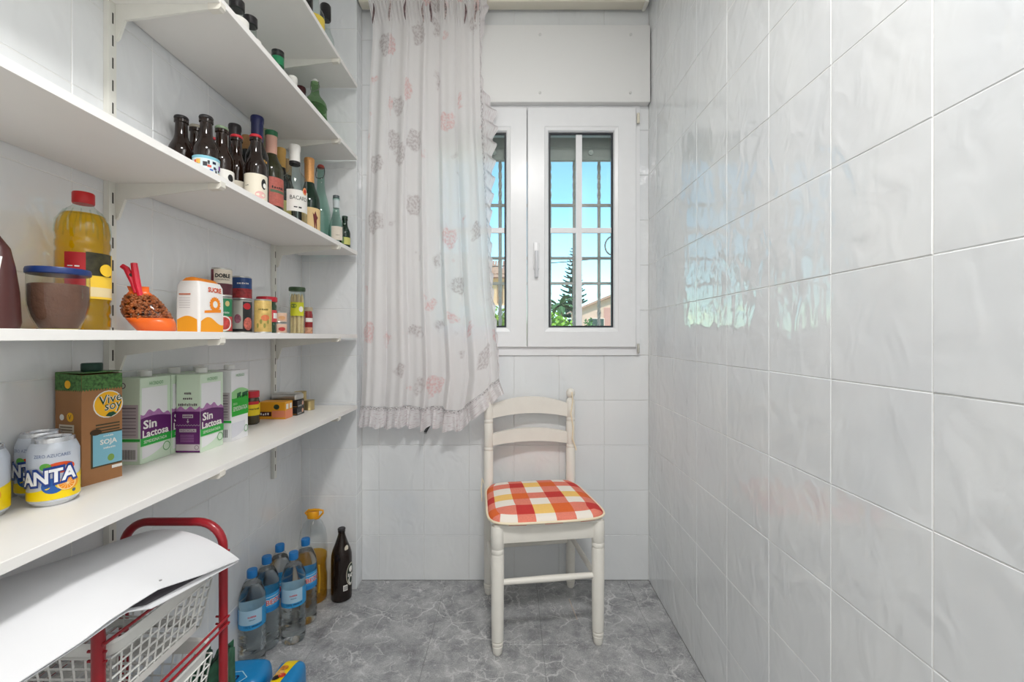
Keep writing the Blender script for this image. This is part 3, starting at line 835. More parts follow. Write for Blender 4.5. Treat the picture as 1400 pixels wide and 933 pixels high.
obj('side_ruffle', grid_mesh('side_ruffle', 320, 8, side_ruffle, M_ruffle, lambda u, t: (u*2.2, t*.9+.1)), cur)
# gathered heading: narrow dark printed pleats
for k, u in enumerate((.045, .2, .33, .5, .56, .70, .87, .97)):
    x, y, z = sheet_at(u, 2.47)
    pts = [(x+.003*math.sin(k+q), y-.010, 2.488-.017*q+.006*(k % 3)) for q in range(6)]
    MB().tube(pts, [.001, .003, .0045, .0035, .003, .001], 6).build('pleat', mat('pleat_print_%d' % (k % 2), ((112, 90, 92), (176, 160, 158))[k % 2], .9, var=.6, vscale=120), cur, True)
cd = thing('blind_wand_tip', 'black tip of a rod poking out below the curtain ruffle', 'rod', (-.375, 1.888, .66))
MB().tube([(0, 0, .006), (.014, .012, .032), (.03, .028, .12)], .0062, 10).build('rod', mat('black_rod', (38, 38, 40), .4), cd, True)
MB().lathe([(.0045, 0), (.0062, .003), (.0062, .008), (.004, .0095)], 12).build('ferrule', mat('ferrule_metal', (170, 172, 175), .3, .8), cd, True, rot=(-.4, .4, 0))

# ------------------------------------------------------------------ trolley with baskets
M_red = mat('red_enamel', (150, 22, 34), .28, coat=.4)
M_bask = mat('white_plastic', (226, 226, 222), .42)
tr = thing('trolley', 'red tubular trolley with white mesh baskets below the lowest shelf', 'trolley', (0, 0, 0))
X0, X1, YF, YNr, ZT = -.849, -.631, .952, .664, .676
def hoop(y):
    p = []; r = .055
    p.append((X1, y, .03)); p.append((X1, y, .3)); p.append((X1, y, ZT-r))
    for k in range(1, 8): a = k*PI/16; p.append((X1-r+r*math.cos(a), y, ZT-r+r*math.sin(a)))
    p.append((X1-r, y, ZT)); p.append((X0+r, y, ZT))
    for k in range(1, 8): a = PI/2+k*PI/16; p.append((X0+r+r*math.cos(a), y, ZT-r+r*math.sin(a)))
    p += [(X0, y, ZT-r), (X0, y, .3), (X0, y, .03)]
    return MB().tube(p, .0088, 14).build('frame_hoop', M_red, tr, True, 60)
for y in (YNr, YF):
    hp = hoop(y)
    for x in (X0, X1):
        MB().lathe([(.010, 0), (.012, .012), (.010, .03)], 14, x, y).build('foot', mat('foot_black', (40, 40, 42), .6), hp, True)
        for z in (.60, .585, .468, .452):
            s = 1 if y == YNr else -1
            MB().tube([(x+(.012 if x == X1 else -.012), y+.007*s*0-.0, z), (x-(.016 if x == X1 else -.016), y+.0, z)], .0024, 6).build('peg', M_red, hp)
def wire(x, z): MB().tube([(x, YNr-.004, z), (x, YF+.004, z)], .0026, 8).build('rail_wire', M_red, tr, True)
for x in (X1+.010, X0-.006):
    for z in (.612, .468, .453, .22): wire(x, z)
def basket(z0, z1, cell=.0195):
    b = tr
    xa, xb, ya, yb = X0+.004, X1+.006, YNr+.014, YF-.045      # rim
    i = .015                                                  # taper at the bottom
    t = .0019
    def lat(name, P, w_, h_):
        """P(s, t) -> point; lattice panel w_ by h_ """
        m_ = MB(); ns = max(2, round(w_/cell)); nt = max(2, round(h_/cell))
        for k in range(ns+1): m_.tube([P(k/ns, 0), P(k/ns, 1)], t, 4)
        for k in range(nt+1): m_.tube([P(0, k/nt), P(1, k/nt)], t, 4)
        return m_.build(name, M_bask, b, recalc=False)
    hgt = z1-z0-.028
    lat('basket_side', lambda s, q: (xb-i*(1-q), ya+i*(1-q)+(yb-ya-2*i*(1-q))*s, z0+hgt*q), yb-ya, hgt)
    lat('basket_side', lambda s, q: (xa+i*(1-q), ya+i*(1-q)+(yb-ya-2*i*(1-q))*s, z0+hgt*q), yb-ya, hgt)
    lat('basket_side', lambda s, q: (xa+i*(1-q)+(xb-xa-2*i*(1-q))*s, yb-i*(1-q), z0+hgt*q), xb-xa, hgt)
    lat('basket_side', lambda s, q: (xa+i*(1-q)+(xb-xa-2*i*(1-q))*s, ya+i*(1-q), z0+hgt*q), xb-xa, hgt)
    lat('basket_base', lambda s, q: (xa+i+(xb-xa-2*i)*s, ya+i+(yb-ya-2*i)*q, z0), xb-xa-2*i, yb-ya-2*i)
    # solid band and lip round the top, solid corners
    def rect(x0_, x1_, y0_, y1_, z, c=.025):
        p = []
        for (cx, cy, a0) in ((x1_-c, y1_-c, 0), (x0_+c, y1_-c, 90), (x0_+c, y0_+c, 180), (x1_-c, y0_+c, 270)):
            for k in range(5): a = math.radians(a0+k*22.5); p.append((cx+c*math.cos(a), cy+c*math.sin(a), z))
        return p
    rs = [rect(xa+i*.2, xb-i*.2, ya+i*.2, yb-i*.2, z0+hgt), rect(xa, xb, ya, yb, z1-.004), rect(xa-.006, xb+.006, ya-.006, yb+.006, z1), rect(xa-.006, xb+.006, ya-.006, yb+.006, z1-.006),
          rect(xa-.002, xb+.002, ya-.002, yb+.002, z1-.006), rect(xa+i*.2-.002, xb-i*.2+.002, ya+i*.2-.002, yb-i*.2+.002, z0+hgt)]
    v = [q for r_ in rs for q in r_]; n = 20; f = []
    for k in range(6):
        for q in range(n):
            f.append((k*n+q, k*n+(q+1) % n, ((k+1) % 6)*n+(q+1) % n, ((k+1) % 6)*n+q))
    obj('basket_rim', mesh('basket_rim', v, f, M_bask, recalc=True, smooth=True, sharp=40), b)
    v = []; f = []
    r0 = rect(xa+i-.003, xb-i+.003, ya+i-.003, yb-i+.003, z0); r1 = rect(xa+i-.004, xb-i+.004, ya+i-.004, yb-i+.004, z0+.014)
    r2 = rect(xa+i-.001, xb-i+.001, ya+i-.001, yb-i+.001, z0+.014); r3 = rect(xa+i, xb-i, ya+i, yb-i, z0)
    v = r0+r1+r2+r3
    for k in range(4):
        for q in range(n): f.append((k*n+q, k*n+(q+1) % n, ((k+1) % 4)*n+(q+1) % n, ((k+1) % 4)*n+q))
    obj('basket_skirt', mesh('basket_skirt', v, f, M_bask, recalc=True), b)
basket(.486, .606)
basket(.315, .449)
basket(.10, .225)

# sheets of paper on the trolley
M_paper = mat('white_paper', (226, 227, 230), .8, var=.008, vscale=5)
def paper_fn(edge, left_near, left_far, midn, midf, x0=-.845, x1=-.582, y0=.50, y1=.930):
    def fn(s, t):
        y = y0+(y1-y0)*t; x = x0+(x1-x0)*s
        zr = interp(y, edge)
        zl = left_near+(left_far-left_near)*max(0, (y-.68)/.25)
        zm = midn+(midf-midn)*max(0, (y-.68)/.25)
        a = (1-s)*(1-2*s)*zl; b = 4*s*(1-s)*zm; c = s*(2*s-1)*zr
        return (x, y, a+b+c)
    return fn
def sheet(name, fn, th, ns=24, nt=40):
    v = []; f = []
    for k in (0, 1):
        for j in range(nt+1):
            for i in range(ns+1):
                x, y, z = fn(i/ns, j/nt); v.append((x, y, z-th*k))
    N = (ns+1)*(nt+1)
    for j in range(nt):
        for i in range(ns):
            a = j*(ns+1)+i; f.append((a, a+1, a+ns+2, a+ns+1)); f.append((N+a, N+a+ns+1, N+a+ns+2, N+a+1))
    for j in range(nt):
        a = j*(ns+1); b = a+ns; f += [(a, a+ns+1, N+a+ns+1, N+a), (b, N+b, N+b+ns+1, b+ns+1)]
    for i in range(ns):
        a = i; b = nt*(ns+1)+i; f += [(a, N+a, N+a+1, a+1), (b, b+1, N+b+1, N+b)]
    return mesh(name, v, f, M_paper, smooth=True, sharp=60)
E1 = [(.50, .674), (.5146, .673), (.59, .6685), (.6275, .671), (.669, .669), (.717, .665), (.8164, .634), (.93, .605)]
E2 = [(.50, .669), (.60, .664), (.6587, .664), (.7045, .641), (.752, .632), (.8656, .612), (.93, .600)]
fn1 = paper_fn(E1, .688, .640, .6965, .667)
fn2 = paper_fn(E2, .683, .634, .6925, .660)
p2 = thing('printed_sheet', 'dark printed sheet under the white paper on the red trolley', 'paper', (0, 0, 0))
obj('sheet', sheet('sheet', lambda s, t: (lambda q: (q[0]-.002, q[1], q[2]))(fn2(s, t)), .0012), p2)
mp2 = lambda u, v_: (lambda q: (q[0]-.002, q[1], q[2]+.0006))(fn2(u, v_))
M_ink = mat('grey_ink', (96, 92, 98), .7, var=.2, vscale=40)
obj('print', mesh('print', [mp2(.7+.27*i/6, .36+.54*j/24) for j in range(25) for i in range(7)], [(j*7+i, j*7+i+1, j*7+i+8, j*7+i+7) for j in range(24) for i in range(6)], M_ink), p2)
text('D', .06, lambda u, v_: (lambda q: (q[0], q[1], q[2]+.0005))(mp2(.86-v_*3.5, .56+u*2.2)), mat('black_ink', (30, 30, 34), .7), p2, 0, 0, hgt=.03)
p1 = thing('paper_sheet', 'large blank white paper sheet lying on top of the red trolley', 'paper', (0, 0, 0))
obj('sheet', sheet('sheet', fn1, .0012), p1)
q = fn1(.93, .565)
MB().lathe([(.0028, 0), (.0028, .0006), (.001, .0008)], 12).build('eyelet', mat('eyelet_grey', (150, 150, 150), .6), p1, True, loc=(q[0], q[1], q[2]+.0001))

# ------------------------------------------------------------------ bottles
M_black_glass = mat('dark_brown_glass', (30, 19, 14), .06, spec=.6)
M_brown_glass = mat('brown_glass', (34, 20, 13), .06, spec=.6)
M_wine_glass = mat('dark_wine_glass', (24, 25, 24), .06, spec=.6)
M_olive_glass = mat('olive_glass', (44, 44, 24), .06, spec=.6)
M_green_glass = mat('bottle_green_glass', (16, 42, 28), .06, spec=.6)
M_clear = thin_glass('clear_glass', (244, 249, 247), 1.5)
M_aqua = thin_glass('aqua_glass', (216, 236, 229), 1.5)
M_greenclear = thin_glass('green_clear_glass', (196, 222, 188), 1.5)
M_lwhite = mat('label_white', (236, 234, 228), .6); M_lcream = mat('label_cream', (230, 222, 204), .6)
M_lblack = mat('print_black', (30, 29, 30), .6); M_lred = mat('print_red', (196, 40, 46), .55)
M_gold = mat('gold_foil', (206, 160, 84), .35, .6); M_silver = mat('tin_silver', (196, 196, 192), .3, .85)

def cap_prof(r, z0, z1): return [(r*.98, z0), (r*1.06, z0+.002), (r*1.06, z0+(z1-z0)*.45), (r, z1-.0015), (r*.9, z1)]
def bottle(name, label, x, y, z, h, r, glass, neck=.0135, sh=.56, nk=.78, cap=None, capsule=None, clear=False, group=None, liquid=None, lean=0):
    """sh: height share where the body ends; nk: where the neck starts"""
    t = thing(name, label, 'bottle', (x, y, z), 0, group)
    prof = [(r*.80, 0), (r*.95, .002), (r, .007), (r, h*sh)]
    for k in range(1, 8):
        q = k/8; e = (1-math.cos(q*PI))/2
        prof.append((r+(neck*1.08-r)*e, h*sh+(h*nk-h*sh)*q))
    prof += [(neck*1.06, h*nk), (neck, h*.93-.004), (neck, h-.018), (neck*1.18, h-.016), (neck*1.18, h-.009), (neck*1.05, h-.007), (neck*1.05, h-.001)]
    MB().lathe(prof, 28).build('body', glass, t, True, 30)
    if liquid:
        lm, lv = liquid
        MB().lathe([(r*.78, .004), (r*.94, .009), (r*.94, h*min(lv, sh)), (r*.94, h*min(lv, sh)+.001)], 24).build('contents', lm, t, True, 30)
    if cap:
        MB().lathe(cap_prof(neck*1.14, h-.0075, h+.0005), 24).build('crown_cap', cap, t, True, 40)
    if capsule:
        cm, L = capsule
        MB().lathe([(neck*1.10, h-L), (neck*1.12, h-L+.001), (neck*1.12, h-.02), (neck*1.22, h-.016), (neck*1.22, h-.003), (neck*1.1, h+.001)], 24).build('capsule', cm, t, True, 35)
    t['r'] = r
    th = to_cam(x, y)
    return t, th, r, h
def lab(t, th, r, z0, z1, span, m, du=0.0, name='label', e=.0006):
    return patch(name, cyl(r, th, e), -span/2+du, span/2+du, z0, z1, m, t, 14)

GB_ = 'bottles on the bottle shelf'
# 1..5 beer bottles
M_capblk = mat('cap_black', (34, 32, 34), .35); M_capred = mat('cap_red', (186, 34, 46), .35); M_capgreen = mat('cap_pale_green', (120, 138, 112), .4); M_cappale = mat('cap_pale_silver', (168, 162, 148), .35, .4)
bottle('beer_bottle', 'plain black beer bottle without label nearest the camera on the bottle shelf', -.858, 1.130, Z3, .212, .029, M_black_glass, cap=M_capblk, group=GB_)
bottle('beer_bottle', 'brown beer bottle with pale cap behind the bottle with the colourful label', -.867, 1.195, Z3, .220, .028, M_brown_glass, cap=M_cappale, group=GB_)
t, th, r, h = bottle('beer_bottle', 'black beer bottle with light blue and multicoloured label', -.790, 1.125, Z3, .210, .029, M_black_glass, cap=M_capblk, group=GB_)
l_ = lab(t, th, r, .03, .100, .088, mat('label_paleblue', (214, 228, 232), .6))
lab(l_, th, r, .093, .100, .088, mat('label_skyblue', (132, 192, 210), .6), name='band', e=.0009)
cols = [(30, 32, 60), (214, 90, 70), (120, 60, 150), (236, 190, 90), (60, 60, 66), (206, 120, 160), (70, 110, 180)]
for k in range(26):
    c = cols[k % 7]; u = random.uniform(-.040, .036); vv_ = random.uniform(.034, .084)
    patch('motif', cyl(r, th, .0010+.00002*k), u, u+random.uniform(.004, .010), vv_, vv_+random.uniform(.004, .012), mat('motif_%d' % (k % 7), c, .6), l_, 2)
t, th, r, h = bottle('beer_bottle', 'dark beer bottle with pale green cap and white label', -.793, 1.190, Z3, .214, .029, M_brown_glass, cap=M_capgreen, group=GB_)
l_ = lab(t, th, r, .03, .092, .09, M_lwhite); blob('emblem', cyl(r, th, .001), ell(.022, .072, .008, .010), M_lblack, l_)
bottle('beer_bottle', 'dark beer bottle with red cap mostly hidden behind the green capped bottle', -.863, 1.262, Z3, .215, .026, M_brown_glass, cap=M_capred, group=GB_)
bottle('wine_bottle', 'wine bottle with tall black capsule behind the small red capped beer', -.843, 1.325, Z3, .285, .030, M_wine_glass, neck=.0145, capsule=(mat('capsule_black', (36, 30, 32), .3), .075), group=GB_)
t, th, r, h = bottle('beer_bottle', 'slim brown beer bottle with red cap and cream label below the black capsule', -.800, 1.265, Z3, .225, .027, M_brown_glass, cap=M_capred, group=GB_)
lab(t, th, r, .03, .088, .08, M_lcream)
bottle('wine_bottle', 'dark wine bottle with bare tan cork top between black and blue capsules', -.863, 1.420, Z3, .295, .032, M_wine_glass, capsule=(mat('cork_tan', (186, 142, 92), .6), .045), group=GB_)
t, th, r, h = bottle('wine_bottle', 'tall dark wine bottle with navy blue capsule, tallest on the shelf', -.804, 1.375, Z3, .335, .033, M_wine_glass, neck=.0155, sh=.60, capsule=(mat('capsule_navy', (26, 32, 82), .35), .085), group=GB_)
text('VINO', .034, cyl(r, th+.45, .0008), M_lwhite, t, 0, .165, hgt=.016)
text('TINTO', .034, cyl(r, th+.45, .0008), M_gold, t, 0, .19, hgt=.010)
blob('round_sticker', cyl(r, th+.7, .0008), ell(0, .112, .010, .011), mat('sticker_blue', (36, 124, 206), .5), t)
t, th, r, h = bottle('beer_bottle', 'black beer bottle with red cap and large cream label at the shelf edge', -.729, 1.240, Z3, .214, .0285, M_black_glass, cap=M_capred, group=GB_)
l_ = lab(t, th, r, .022, .098, .1, M_lcream)
blob('emblem', cyl(r, th, .001), ell(.021, .072, .0075, .015), M_lblack, l_); blob('emblem_moon', cyl(r, th, .0014), ell(.023, .068, .005, .007), M_lwhite, l_)
blob('stain', cyl(r, th, .001), ell(.012, .040, .014, .010), mat('label_pinkprint', (226, 176, 172), .6), l_)
text('~', .012, cyl(r, th, .001), M_lblack, l_, -.022, .064)
bottle('wine_bottle', 'wine bottle with pale olive capsule half hidden behind the navy capsule', -.857, 1.510, Z3, .359, .034, M_olive_glass, neck=.0145, sh=.6, capsule=(mat('capsule_olive', (150, 152, 124), .4), .09), group=GB_)
t, th, r, h = bottle('wine_bottle', 'olive glass wine bottle with green topped pink capsule and red label', -.802, 1.452, Z3, .324, .036, M_olive_glass, neck=.0155, sh=.6, capsule=(mat('capsule_pink', (206, 158, 140), .45), .075), group=GB_)
MB().lathe([(.0195, h-.016), (.0195, h+.001), (.017, h+.0025)], 24).build('capsule_top', mat('capsule_green', (36, 104, 66), .4), t, True, 35)
l_ = lab(t, th, r, .072, .165, .10, mat('label_rose', (190, 104, 92), .65, var=.12, vscale=160), du=.018)
lab(l_, th, r, .115, .124, .05, mat('label_greenprint', (92, 110, 84), .6), du=.022, name='band', e=.0010)
text('Merlot', .04, cyl(r, th, .0010), M_lblack, l_, .022, .132)
t, th, r, h = bottle('wine_bottle', 'wine bottle with yellow capsule and tall pale yellow label', -.846, 1.595, Z3, .330, .034, M_wine_glass, neck=.0145, sh=.6, capsule=(mat('capsule_yellow', (222, 176, 96), .4), .07), group=GB_)
l_ = lab(t, th, r, .03, .135, .09, mat('label_yellow', (222, 200, 128), .65), du=.02)
text('Rioja', .03, cyl(r, th, .0010), mat('print_brown', (128, 82, 46), .6), l_, .026, .08)
bottle('wine_bottle', 'wine bottle with tan capsule half hidden behind the rum bottle', -.863, 1.675, Z3, .322, .034, M_olive_glass, capsule=(mat('capsule_tan', (188, 160, 118), .5), .06), group=GB_)
t, th, r, h = bottle('rum_bottle', 'clear rum bottle with white cap and white label among wine bottles', -.765, 1.535, Z3, .315, .040, M_clear, neck=.0155, sh=.60, nk=.74, capsule=(M_lwhite, .058), group=GB_)
MB().lathe([(.0182, h-.068), (.0182, h-.058), (.017, h-.0575)], 24).build('cap_band', M_lblack, t, True)
l_ = lab(t, th, r, .075, .150, .082, M_lwhite, du=.014)
text('BACARDI', .062, cyl(r, th, .0010), M_lblack, l_, .016, .122, hgt=.014)
blob('bat_emblem', cyl(r, th, .0010), ell(.036, .15, .010, .013), mat('emblem_orange', (226, 150, 96), .6), t)
blob('bat', cyl(r, th, .0014), ell(.036, .15, .005, .007), M_lred, t)
text('~~', .03, cyl(r, th, .0010), M_lblack, l_, .012, .09)
lab(t, th, r, .008, .034, .082, mat('label_greywhite', (222, 224, 220), .6), du=.014, name='base_label')
t, th, r, h = bottle('champagne_bottle', 'green sparkling wine bottle with orange gold foil neck', -.777, 1.672, Z3, .325, .038, M_green_glass, neck=.0155, sh=.48, nk=.74, capsule=(mat('foil_copper', (224, 164, 102), .35, .3, var=.12, vscale=200), .105), group=GB_)
for q, c in ((.205, M_lwhite), (.197, M_lblack), (.213, M_lblack)):
    MB().lathe([(.0195, q), (.0195, q+.006), (.019, q+.0065)], 24).build('neck_band', c, t, True)
l_ = lab(t, th, r, .035, .13, .085, mat('label_tan', (228, 196, 142), .6), du=.014)
blob('figure', cyl(r, th, .0012), [(.018, .05), (.021, .05), (.022, .075), (.025, .05), (.028, .05), (.027, .085), (.033, .095), (.027, .102), (.022, .118), (.016, .104), (.011, .112), (.014, .09)], mat('print_maroon', (110, 46, 44), .6), l_)
t, th, r, h = bottle('swing_top_bottle', 'pale aqua swing top bottle with red stopper on the bottle shelf', -.781, 1.782, Z3, .334, .037, M_aqua, neck=.0135, sh=.42, nk=.80, group=GB_)
MB().lathe([(.009, h-.004), (.014, h-.002), (.014, h+.004), (.010, h+.010), (.003, h+.012)], 18).build('stopper', mat('stopper_red', (176, 74, 64), .5), t, True)
MB().tube([(.016, -.004, h-.002), (.018, -.006, h-.03), (.014, -.012, h-.045), (0, -.0155, h-.05), (-.014, -.012, h-.045), (-.018, -.006, h-.03), (-.016, -.004, h-.002)], .0015, 6).build('wire_bail', mat('wire_dark', (66, 60, 58), .4, .6), t, True)
t, th, r, h = bottle('small_clear_bottle', 'small clear conical bottle with dark cap at the end of the shelf', -.714, 1.772, Z3, .214, .030, M_aqua, neck=.0115, sh=.30, nk=.74, group=GB_)
MB().lathe([(.0125, h-.012), (.0125, h+.001), (.011, h+.002)], 18).build('cap', mat('cap_grey', (92, 100, 104), .4), t, True)
MB().lathe([(.0122, h-.05), (.0122, h-.012), (.012, h-.0115)], 18).build('neck_label', mat('label_greyblue', (200, 208, 210), .6), t, True)
l_ = lab(t, th, r, .03, .085, .045, mat('label_stone', (216, 206, 192), .6), du=.004); text('1.5', .014, cyl(r, th, .001), M_lblack, l_, .006, .05)
t, th, r, h = bottle('small_green_bottle', 'smallest green bottle with yellow label at the far shelf end', -.699, 1.825, Z3, .145, .022, M_green_glass, neck=.010, sh=.5, nk=.78, group=GB_)
MB().lathe([(.0115, h-.014), (.0115, h+.001), (.010, h+.0018)], 18).build('cap', mat('cap_darkgreen', (26, 54, 40), .4), t, True)
lab(t, th, r, .025, .055, .04, mat('label_limeyellow', (206, 204, 120), .6), du=.006)

# shelf above: tops only show
GB2 = 'bottles on the second highest shelf'
t, th, r, h = bottle('swing_top_bottle', 'round green glass swing top bottle on the second highest shelf', -.776, 1.72, ZB, .246, .043, M_greenclear, neck=.014, sh=.62, nk=.84, group=GB2)
for q in (.06, .10, .14): MB().lathe([(.0425, q), (.0445, q+.005), (.0425, q+.010)], 28).build('moulded_rib', M_greenclear, t, True)
MB().lathe([(.009, h-.004), (.0125, h-.001), (.0125, h+.006), (.006, h+.012)], 16).build('stopper', mat('porcelain_white', (232, 232, 228), .3), t, True)
MB().tube([(.015, -.003, h+.002), (.017, -.005, h-.03), (0, -.016, h-.045), (-.017, -.005, h-.03), (-.015, -.003, h+.002)], .0016, 6).build('wire_bail', mat('wire_steel', (150, 150, 148), .3, .8), t, True)
bottle('wine_bottle', 'dark bottle with maroon capsule beside the round green swing top bottle', -.853, 1.76, ZB, .248, .03, M_wine_glass, neck=.0165, capsule=(mat('capsule_maroon', (74, 28, 34), .4), .06), group=GB2)
t, th, r, h = bottle('small_bottle', 'small white topped bottle between green capped and maroon capped bottles', -.805, 1.60, ZB, .194, .03, M_clear, cap=M_capblk, capsule=(M_lwhite, .03), group=GB2)
t, th, r, h = bottle('gin_bottle', 'clear bottle with green neck and black cap on the second highest shelf', -.795, 1.48, ZB, .210, .036, M_clear, neck=.017, sh=.55, nk=.72, group=GB2)
MB().lathe([(.0195, h-.022), (.0195, h-.001), (.017, h)], 20).build('cap', M_capblk, t, True)
MB().lathe([(.0192, h-.05), (.0192, h-.022), (.019, h-.0215)], 20).build('neck_sleeve', mat('sleeve_green', (36, 128, 84), .4), t, True)
t, th, r, h = bottle('spirit_bottle', 'pale bottle with black cap, second from the camera on its shelf', -.787, 1.31, ZB, .200, .03, M_clear, neck=.016, sh=.6, nk=.75, group=GB2)
MB().lathe([(.0195, h-.024), (.0195, h-.001), (.017, h)], 20).build('cap', M_capblk, t, True); lab(t, th, r, .03, .13, .075, M_lwhite)
t, th, r, h = bottle('spirit_bottle', 'pale bottle with black cap, nearest the camera on its shelf', -.783, 1.24, ZB, .196, .03, M_clear, neck=.016, sh=.6, nk=.75, group=GB2)
MB().lathe([(.0195, h-.024), (.0195, h-.001), (.017, h)], 20).build('cap', M_capblk, t, True); lab(t, th, r, .03, .14, .08, M_lwhite)
# topmost shelf
GB3 = 'bottles on the topmost shelf'
t, th, r, h = bottle('liqueur_bottle', 'clear liqueur bottle with yellow label at the topmost shelf edge', -.734, 1.62, ZA, .26, .035, M_clear, neck=.0145, sh=.5, nk=.7, cap=M_capblk, group=GB3)
lab(t, th, r, .05, .12, .085, mat('label_sun', (232, 206, 84), .6), du=.012)
t, th, r, h = bottle('liqueur_bottle', 'clear bottle with tall black cap and black label on the topmost shelf', -.748, 1.75, ZA, .27, .033, M_clear, neck=.0165, sh=.45, nk=.66, group=GB3)
MB().lathe([(.0195, h-.06), (.0205, h-.055), (.0205, h-.004), (.018, h)], 20).build('cap', M_capblk, t, True)
l_ = lab(t, th, r, .03, .105, .085, M_lblack, du=.010); text('GIN', .03, cyl(r, th, .0010), M_lwhite, l_, .012, .075, hgt=.025)
t, th, r, h = bottle('liqueur_bottle', 'dark topped bottle cut off by the picture on the topmost shelf', -.715, 1.50, ZA, .19, .028, M_wine_glass, group=GB3)

# ------------------------------------------------------------------ eye level shelf
# brown pouch
po = thing('brown_pouch', 'dark brown packet with barcode beside the blue lidded jar', 'packet', (-.828, .668, ZD), math.radians(14))
v = []; f = []
hp = [(0, .052, .026), (.012, .054, .030), (.06, .052, .028), (.10, .0485, .022), (.128, .044, .016), (.150, .030, .009), (.19, .018, .004), (.215, .016, .002)]
seg = 24
for z, a, b in hp:
    for k in range(seg):
        an = 2*PI*k/seg; cxx, sxx = math.cos(an), math.sin(an)
        v.append((a*math.copysign(abs(cxx)**.6, cxx), b*math.copysign(abs(sxx)**.8, sxx), z))
for j in range(len(hp)-1):
    for k in range(seg): f.append((j*seg+k, j*seg+(k+1) % seg, (j+1)*seg+(k+1) % seg, (j+1)*seg+k))
f += [tuple(reversed(range(seg))), tuple(range((len(hp)-1)*seg, len(hp)*seg))]
M_pouch = mat('brown_foil', (74, 40, 38), .35, bump=.3, bscale=40)
obj('pouch', mesh('pouch', v, f, M_pouch, smooth=True, sharp=60, recalc=True), po)
def fy(u, vv_):
    A = interp(vv_, [(a, b) for a, b, c in hp]); B = interp(vv_, [(a, c) for a, b, c in hp])
    c_ = min(.999, abs(u)/A)**(1/.6)
    return (u, -B*(1-c_*c_)**.4-.0014, vv_)
patch('white_sticker', fy, .012, .044, .076, .113, M_lwhite, po)
patch('sticker_inset', lambda u, q: (lambda p: (p[0], p[1]-.0006, p[2]))(fy(u, q)), .016, .041, .080, .105, mat('sticker_grey', (206, 204, 202), .6), po)
bc = patch('barcode_panel', fy, .006, .046, .044, .069, M_lwhite, po)
for k in range(11):
    u = .010+.0031*k
    patch('bar', lambda uu, q: (lambda p: (p[0], p[1]-.0006, p[2]))(fy(uu, q)), u, u+random.choice((.0009, .0016)), .047, .066, mat('bar_grey', (96, 108, 116), .6), bc, 2)
blob('symbol', fy, ell(.020, .033, .007, .006), M_lwhite, po); blob('symbol', fy, ell(.037, .033, .0055, .006), M_lwhite, po)

# glass jar with blue lid and cocoa
ja = thing('storage_jar', 'glass jar of brown powder with flat navy blue lid', 'jar', (-.785, .754, ZD))
R = .0395
MB().lathe([(R*.60, 0), (R*.66, .003), (R*.86, .022), (R*.98, .042), (R, .060), (R, .094), (R*.97, .097)], 40).build('glass', M_clear, ja, True, 40)
MB().lathe([(R*.58, .004), (R*.62, .006), (R*.83, .024), (R*.945, .044), (R*.965, .062), (R*.965, .078), (R*.9, .0795), (R*.05, .0825)], 40).build('powder', mat('cocoa', (102, 68, 54), .9, var=.12, vscale=70, bump=.5, bscale=150), ja, True, 40)
MB().lathe([(R*1.0, .0955), (R*1.045, .097), (R*1.05, .103), (R*1.02, .1065), (R*.2, .1075)], 40).build('lid', mat('lid_navy', (24, 48, 104), .35), ja, True, 40)
MB().lathe([(R*.60, .0008), (R*.6, .003), (R*.2, .0035)], 32).build('base_ring', mat('base_cream', (226, 206, 130), .5), ja, True)

# sunflower oil bottle
ob = thing('oil_bottle', 'clear plastic bottle of yellow oil with red cap behind the jar', 'bottle', (-.832, .845, ZD))
R, h = .0405, .268
pr = [(R*.86, 0), (R*.97, .003), (R, .010), (R, .026), (R*.95, .029), (R*.95, .033), (R, .037), (R, .050), (R*.96, .053), (R*.96, .056), (R, .060), (R, .150), (R*.96, .154), (R*.96, .158), (R, .163), (R, .172), (R*.96, .176), (R*.97, .181), (R*1.0, .188), (R*.99, .200), (R*.93, .212), (R*.80, .224), (R*.62, .234), (R*.43, .241), (R*.36, .246), (R*.36, .262)]
MB().lathe(pr, 40).build('shell', M_clear, ob, True, 60)
M_oil = liquid('sunflower_oil', (255, 222, 20), .88)
pr2 = [(max(.002, a*.965), max(.003, z)) for a, z in pr if z < .226]+[(R*.72, .2265), (.002, .227)]
MB().lathe(pr2, 40).build('oil', M_oil, ob, True, 50)
for k in range(14):
    a = 2*PI*k/14
    MB().tube([(R*1.0*math.cos(a), R*1.0*math.sin(a), .188), (R*.95*math.cos(a), R*.95*math.sin(a), .211), (R*.66*math.cos(a), R*.66*math.sin(a), .233)], [.0012, .002, .001], 5).build('flute', M_clear, ob, True)
MB().lathe([(R*.39, .247), (R*.41, .249), (R*.41, .267), (R*.38, .269), (R*.1, .2695)], 32).build('cap', mat('oil_cap_red', (184, 26, 28), .35), ob, True, 40)
th = to_cam(-.832, .845)
l_ = lab(ob, th, R, .064, .148, .030, mat('oil_label_red', (186, 28, 34), .5), du=-.012, name='red_label')
text('~~', .02, cyl(R, th, .001), M_lwhite, l_, -.012, .122, hgt=.003)
l2 = lab(ob, th, R, .062, .150, .052, mat('oil_label_yellow', (240, 198, 60), .5), du=.030, name='front_label')
lab(l2, th, R, .106, .150, .046, mat('oil_label_dark', (56, 52, 30), .5, var=.5, vscale=90), du=.026, name='olive_print', e=.0009)
blob('flower', cyl(R, th, .0032), ell(.034, .118, .012, .012), mat('flower_yellow', (246, 200, 50), .5), l2)
lab(l2, th, R, .066, .084, .045, mat('oil_label_cream', (226, 206, 160), .5), du=.032, name='cream_panel', e=.0009)

